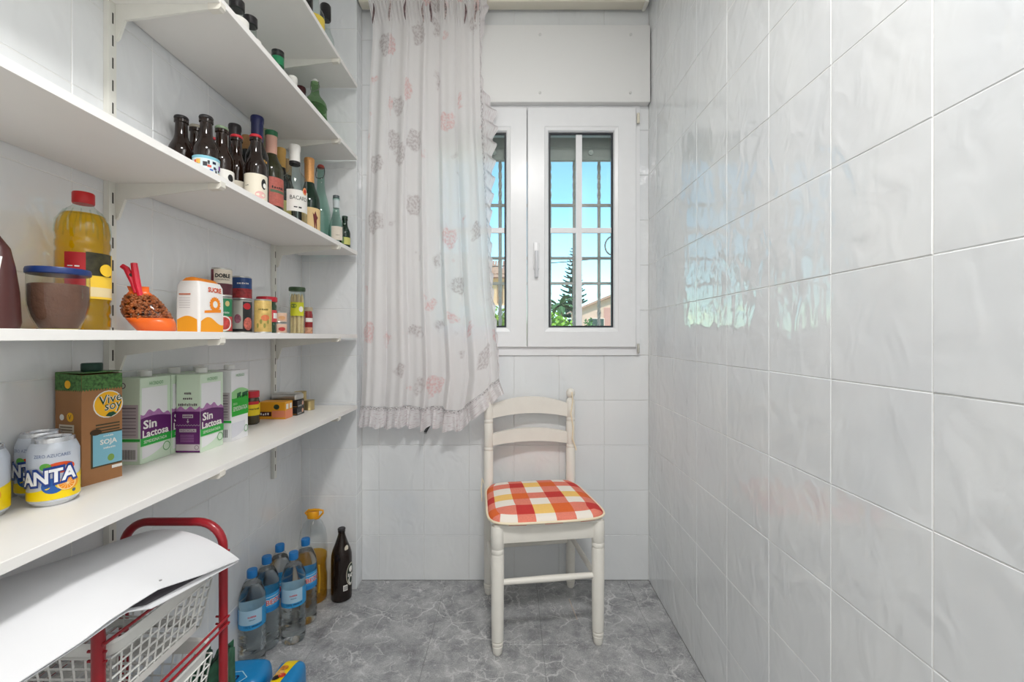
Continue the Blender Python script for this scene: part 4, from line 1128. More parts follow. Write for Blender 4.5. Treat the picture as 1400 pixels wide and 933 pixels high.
# bag of nuts with clip
nb_ = thing('nut_bag', 'transparent and orange bag of brown nuts closed with a clip', 'bag', (-.795, .955, ZD), math.radians(24))
secs = [(0, .014, .030, .024), (.005, .013, .035, .028), (.020, .006, .040, .030), (.042, -.006, .0425, .029), (.060, -.012, .036, .024), (.076, -.016, .026, .016), (.088, -.018, .017, .008), (.098, -.020, .018, .003)]
def pouch_ring(z, cx, a, b, seg=28):
    return [(cx+a*math.copysign(abs(math.cos(2*PI*k/seg))**.75, math.cos(2*PI*k/seg)), b*math.copysign(abs(math.sin(2*PI*k/seg))**.85, math.sin(2*PI*k/seg)), z) for k in range(seg)]
def loft(rings):
    v = [p for r_ in rings for p in r_]; n = len(rings[0]); f = []
    for j in range(len(rings)-1):
        for k in range(n): f.append((j*n+k, j*n+(k+1) % n, (j+1)*n+(k+1) % n, (j+1)*n+k))
    f += [tuple(reversed(range(n))), tuple(range((len(rings)-1)*n, len(rings)*n))]
    return v, f
M_film = thin_glass('bag_film', (250, 238, 226), 1.4, .08)
M_orange = mat('orange_film', (232, 106, 40), .3, bump=.3, bscale=50)
v, f = loft([pouch_ring(*s) for s in secs]); obj('film', mesh('film', v, f, M_film, smooth=True), nb_)
v, f = loft([pouch_ring(z, c, a*1.004, b*1.004) for z, c, a, b in ((0, .014, .030, .024), (.005, .013, .035, .028), (.020, .006, .040, .030), (.030, .0005, .0412, .0296))]); obj('orange_base', mesh('orange_base', v, f, M_orange, smooth=True), nb_)
v, f = loft([pouch_ring(z, c, a*1.02, b*1.05) for z, c, a, b in ((.079, -.0165, .024, .0145), (.088, -.018, .017, .008), (.099, -.020, .019, .003))]); obj('orange_top', mesh('orange_top', v, f, M_orange, smooth=True), nb_)
nut = MB()
bmn = bmesh.new(); bmesh.ops.create_icosphere(bmn, subdivisions=1, radius=1.0); nv = [p.co.copy() for p in bmn.verts]; nf = [tuple(q.index for q in p.verts) for p in bmn.faces]; bmn.free()
for k in range(560):
    z = random.uniform(.030, .080); i = 0
    c_, a_, b_ = interp(z, [(s[0], s[1]) for s in secs]), interp(z, [(s[0], s[2]) for s in secs]), interp(z, [(s[0], s[3]) for s in secs])
    an = random.uniform(0, 2*PI); q = random.uniform(.86, .97)
    ctr = Vector((c_+a_*q*math.cos(an), b_*q*math.sin(an), z))
    rm = Matrix.Rotation(random.uniform(0, PI), 3, Vector((random.uniform(-1, 1), random.uniform(-1, 1), random.uniform(-1, 1))).normalized())
    nut.add([ctr+rm @ Vector((p.x*.0050, p.y*.0032, p.z*.0030)) for p in nv], nf)
o = nut.build('nuts', mat('nut_brown', (150, 88, 48), .6, var=.45, vscale=110), nb_, True, 80, False); o['kind'] = 'stuff'
M_clipr = mat('clip_red', (214, 36, 62), .35)
MB().tube([(-.046, -.006, .142), (-.038, -.006, .136), (-.026, -.010, .108), (-.020, -.012, .084)], [.005, .006, .006, .004], 8).build('clip_arm', M_clipr, nb_, True)
MB().tube([(-.024, -.010, .148), (-.022, -.011, .130), (-.018, -.013, .105), (-.012, -.014, .078)], [.006, .0068, .0068, .005], 8).build('clip_arm', M_clipr, nb_, True)
MB().lathe([(.0035, -.006), (.0035, .006)], 10).build('clip_spring', M_dark, nb_, True, loc=(-.028, -.008, .122), rot=(PI/2, 0, 0))

# sugar bag
su = thing('sugar_bag', 'white and orange paper bag of sugar on the eye level shelf', 'bag', (-.806, 1.128, ZD))
a_, b_ = .0285, .046
ringz = [(0, 1.0, 1.0), (.004, 1.03, 1.02), (.03, 1.05, 1.03), (.08, 1.04, 1.02), (.118, 1.0, 1.0), (.130, .82, .93)]
def sq(z, ka, kb, c=.006):
    A, B = a_*ka, b_*kb; p = []
    for (cx, cy, a0) in ((A-c, B-c, 0), (-A+c, B-c, 90), (-A+c, -B+c, 180), (A-c, -B+c, 270)):
        for k in range(4): an = math.radians(a0+k*30); p.append((cx+c*math.cos(an), cy+c*math.sin(an), z))
    return p
v, f = loft([sq(*r_) for r_ in ringz]); obj('bag', mesh('bag', v, f, mat('sugar_white', (238, 236, 234), .6, bump=.35, bscale=45), smooth=True, sharp=50), su)
M_so = mat('sugar_orange', (240, 140, 30), .6)
v, f = loft([sq(.128, .80, .93), sq(.138, .45, .85), sq(.141, .12, .7, .002)]); obj('folded_top', mesh('folded_top', v, f, M_so, smooth=True, sharp=50), su)
wave = lambda u: .030+.010*math.sin((u+.04)*62)
fx = lambda u, q: (a_*interp(q, [(z, k) for z, k, _ in ringz])+.0006, u, q)
fyb = lambda u, q: (u, -b_*interp(q, [(z, k) for z, _, k in ringz])-.0006, q)
M_sy = mat('sugar_amber', (246, 164, 34), .6)
patch('orange_wave', fx, -.042, .042, .002, wave, M_sy, su, 16)
patch('orange_wave', fyb, -.025, .025, .002, lambda u: .034+.008*math.cos((u-.0)*70), M_sy, su, 16)
pts = []
for k in range(32): rr = .0215 if k % 2 else .0185; pts.append((.010+rr*math.cos(k*PI/16), .074+rr*.95*math.sin(k*PI/16)))
blob('sun_logo', lambda u, q: (fx(u, q)[0]+.0003, u, q), pts, M_so, su); blob('sun_centre', lambda u, q: (fx(u, q)[0]+.0007, u, q), ell(.010, .074, .009, .009), M_lwhite, su)
text('SUCRE', .05, lambda u, q: (fx(u, q)[0]+.0003, u, q), mat('sugar_red', (212, 84, 40), .6), su, .010, .111, hgt=.013, off=.04)
blob('ribbon', lambda u, q: (fx(u, q)[0]+.0005, u, q), [(-.03, .050), (.032, .054), (.032, .062), (-.03, .056)], M_so, su)
patch('info_bar', fyb, -.021, .008, .094, .098, mat('info_redbrown', (196, 120, 96), .6), su, 2)
for k in range(5): patch('info_line', fyb, -.020, .007, .086-.006*k, .0872-.006*k, mat('info_grey', (198, 194, 194), .6), su, 2)

# tins and jars
def tin(name, label, x, y, z, r, h, m, group=None, cat='can'):
    t = thing(name, label, cat, (x, y, z), 0, group)
    MB().lathe([(r*.95, 0), (r*1.02, .001), (r*1.02, .003), (r, .0042), (r, h-.0042), (r*1.02, h-.003), (r*1.02, h-.001), (r*.97, h), (r*.93, h-.0025)], 32).build('body', M_silver, t, True, 30)
    MB().lathe([(r+.0003, .0045), (r+.0005, .005), (r+.0005, h-.005), (r+.0003, h-.0045)], 32).build('wrapper', m, t, True, 30)
    return t, to_cam(x, y), r+.0005
GT = 'tins on the eye level shelf'
t, th, r = tin('food_tin', 'green and white tomato tin under the maroon tin', -.841, 1.262, ZD, .0255, .104, mat('tin_green', (38, 128, 84), .4), GT)
lab(t, th, r, .006, .048, .07, mat('tin_tomato', (190, 70, 66), .45, var=.3, vscale=90), name='tomato_band'); ring('white_ring', cyl(r, th, .001), .006, .028, .020, .022, .004, M_lwhite, t)
text('Tomate', .03, cyl(r, th, .001), M_lwhite, t, .004, .06); blob('crest', cyl(r, th, .001), ell(.014, .085, .006, .008), mat('crest_gold', (206, 190, 130), .5), t)
t, th, r = tin('food_tin', 'white and maroon tin stacked on the green tomato tin', -.841, 1.262, ZD+.1045, .0255, .083, mat('tin_cream', (224, 214, 198), .4), GT)
lab(t, th, r, .006, .038, .09, mat('tin_maroon', (92, 40, 52), .4), name='maroon_band', du=.006); lab(t, th, r, .045, .078, .014, mat('tin_maroon2', (112, 30, 46), .4), name='maroon_stripe', du=-.028)
text('DOBLE', .038, cyl(r, th, .001), M_lblack, t, .003, .060, hgt=.012, off=.04); text('CONCENTRADO', .036, cyl(r, th, .001), M_lblack, t, .003, .049, hgt=.004)
t, th, r = tin('food_tin', 'grey and black bean tin under the blue tin', -.841, 1.357, ZD, .0262, .104, mat('tin_grey', (176, 174, 166), .4), GT)
lab(t, th, r, .006, .098, .036, mat('tin_black', (44, 46, 48), .4), name='black_panel', du=.020); blob('emblem', cyl(r, th, .0014), ell(.014, .084, .011, .010), M_lred, t)
blob('bean_picture', cyl(r, th, .0014), ell(.017, .03, .013, .020), mat('bean_red', (206, 110, 96), .5, var=.3, vscale=160), t); blob('bean_picture', cyl(r, th, .0010), ell(-.012, .045, .010, .014), mat('bean_mauve', (150, 92, 108), .5, var=.4, vscale=160), t)
lab(t, th, r, .006, .014, .07, M_lblack, name='base_band', e=.0009)
t, th, r = tin('food_tin', 'dark blue and red tin stacked on the grey bean tin', -.841, 1.357, ZD+.1045, .0262, .072, mat('tin_blue', (34, 66, 120), .4), GT)
lab(t, th, r, .005, .034, .1, mat('tin_redbeans', (150, 44, 48), .45, var=.4, vscale=140), name='bean_band'); text('ALUBIAS', .032, cyl(r, th, .001), M_lwhite, t, .003, .050, hgt=.006)
t, th, r = tin('olive_tin', 'slim gold olive tin in front of the red lidded jar', -.736, 1.288, ZD, .0225, .100, mat('tin_gold', (206, 176, 104), .35, .2, var=.14, vscale=70), GT)
blob('olive_picture', cyl(r, th, .001), ell(.006, .045, .011, .009), mat('olive_orange', (206, 116, 72), .5), t); text('olivas', .026, cyl(r, th, .001), mat('print_olive', (90, 92, 40), .5), t, .002, .07, slope=.2)
for k in range(4): blob('leaf_print', cyl(r, th, .0009), ell(-.014+.009*k, .022+.012*(k % 2), .003, .007), mat('leaf_olive', (142, 140, 70), .5), t)
t = thing('preserve_jar', 'tall jar with red lid and green contents behind the gold tin', 'jar', (-.832, 1.479, ZD)); th = to_cam(-.832, 1.479)
MB().lathe([(.026, 0), (.0295, .004), (.0295, .095), (.027, .104), (.027, .110)], 32).build('glass', mat('jar_green', (46, 70, 48), .08), t, True, 40)
lab(t, th, .0295, .040, .080, .09, mat('jar_label_red', (206, 70, 74), .5), e=.0008); lab(t, th, .0295, .052, .07, .02, M_lwhite, du=.03, name='white_panel', e=.0011)
MB().lathe([(.030, .108), (.032, .110), (.032, .122), (.030, .125), (.01, .1255)], 32).build('lid', mat('jar_lid_red', (196, 30, 48), .35), t, True, 40)
for k in range(2):
    t, th, r = tin('paste_tin', ('small pink tin at the bottom of the pink pair', 'small pink tin on top of the pink pair')[k], -.831, 1.55, ZD+.0395*k, .027, .039, mat('tin_pink', (226, 190, 166), .45), 'pair of small pink tins')
    blob('print', cyl(r, th, .001), ell(.012, .017, .012, .007), (mat('print_crimson', (196, 60, 60), .5), mat('print_peach', (222, 168, 120), .5))[k], t)
t = thing('asparagus_jar', 'tall glass jar of white asparagus with dark green lid', 'jar', (-.831, 1.686, ZD)); th = to_cam(-.831, 1.686); R = .028
MB().lathe([(R*.9, 0), (R, .004), (R, .15), (R*.94, .160), (R*.94, .168)], 32).build('glass', M_clear, t, True, 40)
M_asp = mat('asparagus', (222, 196, 148), .55, var=.12, vscale=60)
for k in range(9):
    a = 2*PI*k/8; rr = 0 if k == 8 else .0185
    MB().lathe([(.0062, .004), (.0066, .02), (.006, .11), (.0055, .14), (.003, .152), (.0005, .156)], 10, rr*math.cos(a), rr*math.sin(a)).build('asparagus_spear', M_asp, t, True)
MB().lathe([(R*1.0, .166), (R*1.06, .168), (R*1.06, .178), (R*1.0, .181), (.004, .1815)], 32).build('lid', mat('lid_green', (58, 84, 52), .4), t, True, 40)
l_ = lab(t, th, R, .070, .122, .052, mat('asp_label', (206, 206, 44), .5), e=.0009); blob('picture', cyl(R, th, .0012), ell(.014, .096, .008, .011), M_lwhite, l_); blob('crest', cyl(R, th, .0012), ell(-.012, .108, .011, .008), mat('crest_green', (120, 140, 60), .5), l_)
t = thing('relish_jar', 'little red relish jar beside the asparagus jar', 'jar', (-.83, 1.775, ZD)); th = to_cam(-.83, 1.775)
MB().lathe([(.015, 0), (.0175, .003), (.0175, .08), (.0155, .088), (.0155, .096)], 24).build('glass', mat('jar_red', (150, 44, 48), .1), t, True, 40)
MB().lathe([(.0165, .094), (.0172, .095), (.0172, .108), (.016, .11)], 24).build('lid', mat('lid_cream', (196, 180, 150), .4), t, True, 40)
lab(t, th, .0175, .05, .066, .03, M_lwhite, du=.006); lab(t, th, .0175, .004, .028, .04, mat('relish_print', (200, 150, 120), .5, var=.3, vscale=120), name='lower_label')

# ------------------------------------------------------------------ lowest shelf
M_alu = mat('aluminium', (208, 210, 214), .25, .9)
M_cwhite = mat('can_silverwhite', (208, 214, 224), .32, .25); M_cyel = mat('can_yellow', (240, 208, 0), .35)
M_cblue = mat('can_blue', (28, 62, 140), .35)
def soda_can(label, x, y, turn):
    t = thing('soda_can', label, 'can', (x, y, ZE), 0, 'lemon soda cans'); r = .0325; h = .115
    MB().lathe([(.0245, 0), (.026, .0015), (.031, .008), (r, .012), (r, .092), (.030, .1), (.0268, .1085), (.0268, .1125), (.026, .115), (.0235, .1145), (.0228, .109), (.003, .1088)], 40).build('body', M_alu, t, True, 25)
    MB().lathe([(.0312, .0085), (r+.0003, .012), (r+.0003, .092), (.0303, .1), (.0272, .1075)], 40).build('sleeve', M_cwhite, t, True, 40)
    tabm = MB().tube([(.012, 0, .1105), (.006, .006, .1112), (-.006, .006, .1112), (-.010, 0, .1112), (-.006, -.006, .1112), (.006, -.006, .1112)], .0014, 6, True).build('ring_pull', M_alu, t, True)
    th = to_cam(x, y)+turn
    patch('yellow_base', cyl(r, 0, .0008), -PI*r, PI*r, .0125, lambda u: .040+.013*math.sin((u-th*r)/r*1.0-.35), M_cyel, t, 60)
    c = cyl(r, th, .0012)
    lg = blob('leaf', c, ell(-.010, .069, .007, .006), mat('can_leaf', (96, 176, 70), .4), t)
    blob('orange_half', c, ell(.008, .0655, .019, .0095), mat('can_orangered', (226, 84, 34), .4), t)
    blob('blue_splash', c, ell(-.001, .036, .014, .013), mat('can_blue2', (36, 92, 168), .4), t)
    blob('orange_peel', cyl(r, th, .0015), ell(.019, .037, .0155, .0125, 20), mat('can_peel', (236, 158, 40), .4), t)
    blob('orange_slice', cyl(r, th, .0018), ell(.016, .037, .0125, .0115), mat('can_slicerim', (246, 214, 150), .4), t)
    blob('orange_flesh', cyl(r, th, .0021), ell(.016, .037, .0105, .0096), mat('can_slice', (236, 142, 22), .4), t)
    for k in range(6):
        a = k*PI/6; patch('segment', lambda u, q, a=a: cyl(r, th, .0024)(.016+u*math.cos(a)-(q-.037)*math.sin(a), .037+u*math.sin(a)+(q-.037)*math.cos(a)), -.0098, .0098, .0367, .0373, mat('can_slicerim', (246, 214, 150), .4), t, 2)
    text('FANTA', .078, cyl(r, th, .0028), M_cblue, t, -.012, .052, hgt=.024, off=.11, ref='FANTA', slope=.10, name='lettering_outline')
    text('FANTA', .076, cyl(r, th, .0032), mat('can_white', (240, 242, 246), .4), t, -.012, .052, hgt=.021, off=.035, ref='FANTA', slope=.10)
    text('ZERO AZUCARES', .046, cyl(r, th, .0008), mat('can_bluegrey', (112, 128, 166), .4), t, -.002, .087, hgt=.0055)
    blob('mark', cyl(r, th, .0012), ell(.026, .022, .003, .003), mat('can_greyblue', (90, 104, 110), .4), t)
    return t
soda_can('yellow and silver lemon soda can in front of the other two', -.798, .758, .0)
soda_can('yellow and silver lemon soda can half hidden behind the front can', -.8627, .797, -.55)
soda_can('yellow and silver lemon soda can cut off by the picture edge', -.845, .690, -.35)

# soya drink carton
vs_ = thing('soya_carton', 'brown soya drink carton with green top beside the soda cans', 'carton', (-.8485, .8744, ZE), math.radians(-14))
M_kraft = mat('carton_kraft', (160, 112, 70), .5, var=.06, vscale=25)
w2 = .035; hv = .218
def brik_edge(w2, d2, h, slope):
    """carton whose top slopes down to the front (+x) side"""
    v = [(-w2, -d2, 0), (w2, -d2, 0), (w2, d2, 0), (-w2, d2, 0), (-w2, -d2, h), (w2, -d2, h-slope), (w2, d2, h-slope), (-w2, d2, h)]
    return v, [(3, 2, 1, 0), (4, 5, 6, 7), (0, 1, 5, 4), (1, 2, 6, 5), (2, 3, 7, 6), (3, 0, 4, 7)]
v, f = brik_edge(w2, w2, hv, .004); obj('body', mesh('body', v, f, M_kraft), vs_)
M_bean = mat('soy_green', (70, 112, 56), .5, var=.7, vscale=190)
zz = lambda u: hv-.034+.0022*(1 if int(abs(u)*420) % 2 else -1)
patch('green_band', faceX(w2), -w2, w2, zz, hv-.004, M_bean, vs_, 28); patch('green_band', faceY(-w2), -w2, w2, zz, lambda u: hv-.002-u*.05, M_bean, vs_, 28)
MB().box(-w2, w2, -w2, w2, hv-.0005, hv+.0012).build('green_top', M_bean, vs_)
MB().lathe([(.0155, hv), (.0165, hv+.002), (.0165, hv+.016), (.015, hv+.018), (.003, hv+.0185)], 24, .006, 0).build('cap', mat('cap_bottle_green', (20, 58, 46), .4), vs_, True, 40)
M_vy = mat('soy_yellow', (248, 186, 30), .5); M_vg = mat('soy_darkgreen', (24, 72, 46), .5)
blob('logo_rim', faceX(w2, .0004), ell(.010, .153, .0265, .0275), M_lwhite, vs_); lg = blob('logo_disc', faceX(w2, .0007), ell(.010, .153, .0245, .0255), M_vy, vs_)
text('Vive', .040, faceX(w2, .0012), M_lwhite, lg, .013, .164, hgt=.018, off=.04, slope=.18, name='lettering_outline'); text('Vive', .040, faceX(w2, .0015), M_vg, lg, .013, .164, hgt=.018, slope=.18)
text('soy', .030, faceX(w2, .0012), M_lwhite, lg, .018, .145, hgt=.018, off=.04, slope=.12, name='lettering_outline'); text('soy', .030, faceX(w2, .0015), M_vg, lg, .018, .145, hgt=.018, slope=.12)
blob('leaf', faceX(w2, .0015), [(.004, .130), (.014, .127), (.024, .132), (.018, .137), (.010, .136)], M_vg, lg)
M_jarb = mat('soy_jarblue', (128, 186, 206), .5); M_ol = mat('soy_outline', (70, 62, 40), .5)
jl = patch('jar_outline', faceX(w2, .0004), -.020, .0345, .030, .098, M_ol, vs_, 2); patch('jar', faceX(w2, .0008), -.017, .0345, .033, .095, M_jarb, vs_, 2)
for q in (.100, .106, .112): patch('jar_rim', faceX(w2, .0006), -.012, .030, q, q+.0028, M_ol, vs_, 2)
text('SOJA', .030, faceX(w2, .0012), M_lwhite, jl, .010, .077, hgt=.013, off=.03); text('BEBIDA DE', .018, faceX(w2, .0012), M_lwhite, jl, .010, .090, hgt=.0032); text('Cremosa', .022, faceX(w2, .0012), M_lwhite, jl, .012, .066, hgt=.004)
blob('bean', faceX(w2, .0012), ell(.014, .045, .006, .007), mat('bean_green', (130, 168, 84), .5), jl)
blob('seal', faceX(w2, .0010), ell(-.012, .100, .010, .006), mat('seal_brown', (66, 46, 20), .5), vs_)
patch('white_tag', faceX(w2, .0006), .016, .0345, .022, .028, M_lwhite, vs_, 2)
patch('info_panel', faceY(-w2), -.024, .016, .062, .118, mat('soy_infocream', (214, 204, 186), .5), vs_, 2)
for k in range(9): patch('info_line', faceY(-w2, .0008), -.021, .012, .112-.0055*k, .1145-.0055*k, mat('soy_infobrown', (130, 112, 92), .5), vs_, 2)
blob('round_mark', faceY(-w2, .0008), ell(-.016, .132, .006, .006), M_lwhite, vs_); blob('round_mark', faceY(-w2, .0008), ell(.006, .133, .009, .009), M_vy, vs_); blob('round_mark', faceY(-w2, .0012), ell(.0, .196, .008, .008), M_vy, vs_)
text('V', .008, faceY(-w2, .0013), M_vg, vs_, .006, .133)
patch('white_tag', faceY(-w2, .0006), .029, .0345, .006, .026, M_lwhite, vs_, 2)

# milk cartons
M_cg = mat('carton_palegreen', (206, 224, 202), .45); M_cw = mat('carton_white', (228, 228, 230), .45); M_cp = mat('carton_purple', (92, 30, 96), .45); M_cg2 = mat('carton_green', (38, 166, 60), .45)
M_cpl = mat('carton_lilac', (168, 118, 168), .45, var=.15, vscale=90); M_cgrey = mat('carton_mauvegrey', (186, 176, 180), .45); M_txtd = mat('carton_inkgrey', (104, 92, 100), .5)
def milk(label, x0, x1, y0, y1, kind, side, hm=.195):
    cx, cy = (x0+x1)/2, (y0+y1)/2; a, d = (x1-x0)/2, (y1-y0)/2
    t = thing('milk_carton', label, 'carton', (cx, cy, ZE), 0, 'milk cartons')
    body = bevel_box('body', M_cg if kind == 'lac' else M_cw, t, -a, a, -d, d, 0, hm, .0012, 1)
    MB().lathe([(.0125, hm), (.0135, hm+.001), (.0135, hm+.012), (.012, hm+.0135), (.002, hm+.0138)], 24, -.006, d*.25).build('cap', mat('cap_white', (234, 234, 232), .4), t, True, 40)
    MB().box(-a, a, -.001, .001, hm-.0002, hm+.0014).build('top_seam', M_cw, t)
    fx = faceX(a)
    if kind == 'lac':
        patch('milk_picture', fx, -d*.92, d*.75, .100, .172, M_cw, t, 2)
        rag = lambda u: .108+.010*math.sin((u+.05)*40)+.004*math.sin(u*230)
        patch('lilac_band', faceX(a, .0006), -d, d, .09, rag, M_cpl, t, 24); patch('purple_band', faceX(a, .0009), -d, d, .058, lambda u: .101+.005*math.sin((u+.05)*38), M_cp, t, 16)
        patch('green_band', faceX(a, .0009), -d, d, .040, .058, M_cg2, t, 2)
        patch('milk_splash', faceX(a, .0006), -d*.9, d*.55, lambda u: .012+.02*((u+d*.9)/(1.45*d))**2, .038, M_cw, t, 12)
        text('Sin', d*.86, faceX(a, .0013), M_lwhite, t, -d*.42, .088, hgt=.020, off=.028); text('Lactosa', d*1.70, faceX(a, .0013), M_lwhite, t, -d*.04, .067, hgt=.017, off=.028)
        text('SEMIDESNATADA', d*1.5, faceX(a, .0013), M_lwhite, t, -d*.06, .049, hgt=.007); text('HACENDADO', d*.9, faceX(a, .0009), mat('carton_midgreen', (92, 160, 96), .5), t, 0, .181, hgt=.008)
        ring('eco_ring', faceX(a, .0011), d*.68, .026, .011, .011, .002, mat('carton_midgreen', (92, 160, 96), .5), t)
    else:
        patch('green_fade', faceX(a, .0006), -d, d, .112, lambda u: .135+.010*math.cos(u*40), mat('carton_lightgreen', (150, 204, 140), .45), t, 12)
        patch('green_band', faceX(a, .0009), -d, d, .068, lambda u: .121+.004*math.sin(u*60), mat('carton_vivid', (30, 168, 40), .45), t, 12)
        cowm = mat('carton_cowgreen', (18, 90, 48), .5)
        for (cu_, s_) in ((.022, 1.25), (-.006, .8)):
            blob('cow', faceX(a, .0012), [(cu_-.011*s_, .116), (cu_-.009*s_, .116), (cu_-.008*s_, .122), (cu_+.005*s_, .122), (cu_+.006*s_, .116), (cu_+.008*s_, .116), (cu_+.009*s_, .126), (cu_+.012*s_, .131), (cu_+.008*s_, .133), (cu_-.011*s_, .130)], cowm, t)
        text('SEMIDESNATADA', d*1.7, faceX(a, .0013), M_lwhite, t, 0, .088, hgt=.012); text('Leche', d*.5, faceX(a, .0013), mat('carton_lightgreen', (150, 204, 140), .45), t, -d*.6, .102, hgt=.008)
        text('HACENDADO', d*1.0, faceX(a, .0009), mat('carton_midgreen', (92, 160, 96), .5), t, 0, .181, hgt=.008); ring('eco_ring', faceX(a, .0011), d*.70, .026, .009, .010, .002, mat('carton_midgreen', (92, 160, 96), .5), t)
        patch('milk_splash', faceX(a, .0006), -d, d*.6, lambda u: .010+.015*((u+d)/(1.6*d))**2, .05, mat('carton_coolgrey', (210, 210, 218), .45), t, 12)
    # the narrow side facing the camera
    if side == 'purple':
        patch('lilac_band', faceY(-d, .0006), -a, a, .096, lambda u: .112+.004*math.sin(u*260), M_cpl, t, 24); patch('purple_band', faceY(-d, .0009), -a, a, .022, .103, M_cp, t, 2); patch('purple_foot', faceY(-d, .0009), -a, a, .0015, .006, M_cp, t, 2)
        patch('white_strip', faceY(-d, .0007), -a, a, .006, .022, M_cgrey, t, 2); text('SIN LACTOSA', a*1.6, faceY(-d, .0009), M_txtd, t, 0, .120, hgt=.007)
        bx_ = patch('text_box', faceY(-d, .0012), -a*.44, a*.44, .087, .096, M_cgrey, t, 2); text('REDUCE', a*.75, faceY(-d, .0015), M_cp, bx_, 0, .0915, hgt=.005)
        bx_ = patch('text_box', faceY(-d, .0012), -a*.70, a*.70, .052, .060, M_cgrey, t, 2); text('RECICLA', a*1.2, faceY(-d, .0015), M_cp, bx_, 0, .056, hgt=.005)
        blob('arrow', faceY(-d, .0012), [(-.001, .085), (.001, .085), (.001, .079), (.0035, .079), (0, .074), (-.0035, .079), (-.001, .079)], M_cgrey, t)
        patch('wavy_line', faceY(-d, .0012), -a*.98, a*.98, lambda u: .0685+.0012*math.sin(u*900), lambda u: .0697+.0012*math.sin(u*900), M_cgrey, t, 60)
        for k in range(5): patch('info_line', faceY(-d, .0012), -a*.62, a*.5, .044-.004*k, .0452-.004*k, M_cpl, t, 2)
        ring('round_mark', faceY(-d, .0010), a*.72, .014, .0055, .0055, .0012, M_txtd, t)
        text('leche', a*.6, faceY(-d, .0009), M_txtd, t, 0, .148, hgt=.006); text('leche', a*.8, faceY(-d, .0009), M_txtd, t, 0, .135, hgt=.005)
    else:
        patch('side_panel', faceY(-d, .0005), -a*.95, a*.85, .060, .135, M_cgrey, t, 2)
        for k in range(9): patch('info_line', faceY(-d, .0009), -a*.85, a*.7, .126-.0075*k, .1285-.0075*k, M_txtd if k % 3 == 0 else mat('carton_inklight', (150, 138, 146), .5), t, 2)
        bq = patch('barcode_panel', faceY(-d, .0005), -a*.5, a*.8, .008, .050, M_cw, t, 2)
        for k in range(9): patch('bar', faceY(-d, .0009), -a*.35+.0035*k, -a*.35+.0035*k+.0018, .012, .034, M_lblack, bq, 2)
        patch('green_edge', faceY(-d, .0006), -a, a, .052, .058, M_cg2, t, 2); ring('round_mark', faceY(-d, .0009), -a*.3, .178, .007, .007, .002, M_txtd, t)
    return t
milk('lactose free milk carton next to the brown soya carton', -.894, -.834, .9765, 1.064, 'lac', 'grey')
milk('lactose free milk carton hidden between two others against the wall', -.894, -.834, 1.0665, 1.154, 'lac', 'grey')
milk('lactose free milk carton with purple recycling side, standing forward', -.831, -.771, 1.077, 1.163, 'lac', 'purple')
milk('lactose free milk carton at the wall behind the purple sided carton', -.894, -.834, 1.1565, 1.243, 'lac', 'grey', .194)
milk('white milk carton with bright green cow band, last in the row', -.827, -.767, 1.191, 1.266, 'cow', 'grey')

# jar, packs and tins at the far end
t = thing('spice_jar', 'small jar with red lid and yellow label beside the tuna box', 'jar', (-.862, 1.44, ZE)); th = to_cam(-.862, 1.44); R = .025
MB().lathe([(R*.8, 0), (R*.97, .004), (R, .012), (R, .072), (R*.9, .084), (R*.82, .09)], 28).build('glass', mat('jar_darkgreen', (66, 58, 36), .08), t, True, 40)
MB().lathe([(R*.9, .088), (R*.97, .089), (R*.97, .106), (R*.92, .109), (.003, .1095)], 28).build('lid', mat('jar_lid_red', (196, 30, 48), .35), t, True, 40)
l_ = lab(t, th, R, .03, .07, .07, mat('jar_label_yellow', (238, 208, 30), .5), e=.0008); text('Chimichurri', .04, cyl(R, th, .0012), M_lblack, l_, .006, .052, hgt=.006); lab(l_, th, R, .066, .076, .05, M_lred, name='red_strip', e=.0010)
M_ty = mat('tuna_yellow', (232, 162, 36), .45); M_tp = mat('tuna_pink', (230, 140, 104), .45)
t = thing('tuna_box', 'yellow and pink cardboard multipack box of tuna tins', 'box', (-.839, 1.546, ZE))
bevel_box('box', M_ty, t, -.048, .048, -.026, .026, 0, .060, .001, 1)
patch('pink_panel', faceY(-.026), .002, .0478, .006, .030, M_tp, t, 2); nm = patch('name_panel', faceY(-.026), -.046, .0, .010, .026, mat('tuna_maroon', (66, 22, 26), .45), t, 2); text('ATUN', .032, faceY(-.026, .0009), M_lwhite, nm, -.022, .018, hgt=.009)
blob('crest', faceY(-.026, .0009), ell(.018, .043, .010, .009), mat('crest_darkgreen', (50, 70, 50), .5), t); patch('pink_side', faceX(.048), -.025, .025, .002, .030, M_tp, t, 2)
for u in (-.012, .012): patch('info_panel', faceX(.048), u-.008, u+.008, .034, .052, M_lwhite, t, 2)
for k in range(3):
    nmn = ('black flat tin box at the bottom of its stack', 'black flat tin box in the middle of its stack', 'silver flat tin lying on top of the black tin boxes')[k]
    t = thing('flat_tin', nmn, 'tin', (-.833, 1.618, ZE+.0272*k), math.radians((0, 2, -3)[k]), 'stack of flat tins')
    if k < 2:
        bevel_box('box', mat('tinbox_black', (38, 36, 38), .4), t, -.049, .049, -.028, .028, 0, .0268, .001, 1)
        blob('picture', faceX(.049), ell(.014, .014, .007, .008), mat('tin_peach', (214, 168, 140), .5), t); patch('grey_strip', faceX(.049), -.024, .006, .004, .009, mat('tin_strip', (150, 150, 146), .5), t, 2)
        patch('gold_line', faceY(-.028), -.047, .047, .004, .006, M_gold, t, 2)
    else:
        bevel_box('tin', M_silver, t, -.049, .049, -.028, .028, 0, .024, .008, 3)
        bevel_box('lid', mat('tin_lid_silver', (214, 212, 206), .35, .7), t, -.044, .044, -.023, .023, .0235, .0252, .0006, 1)
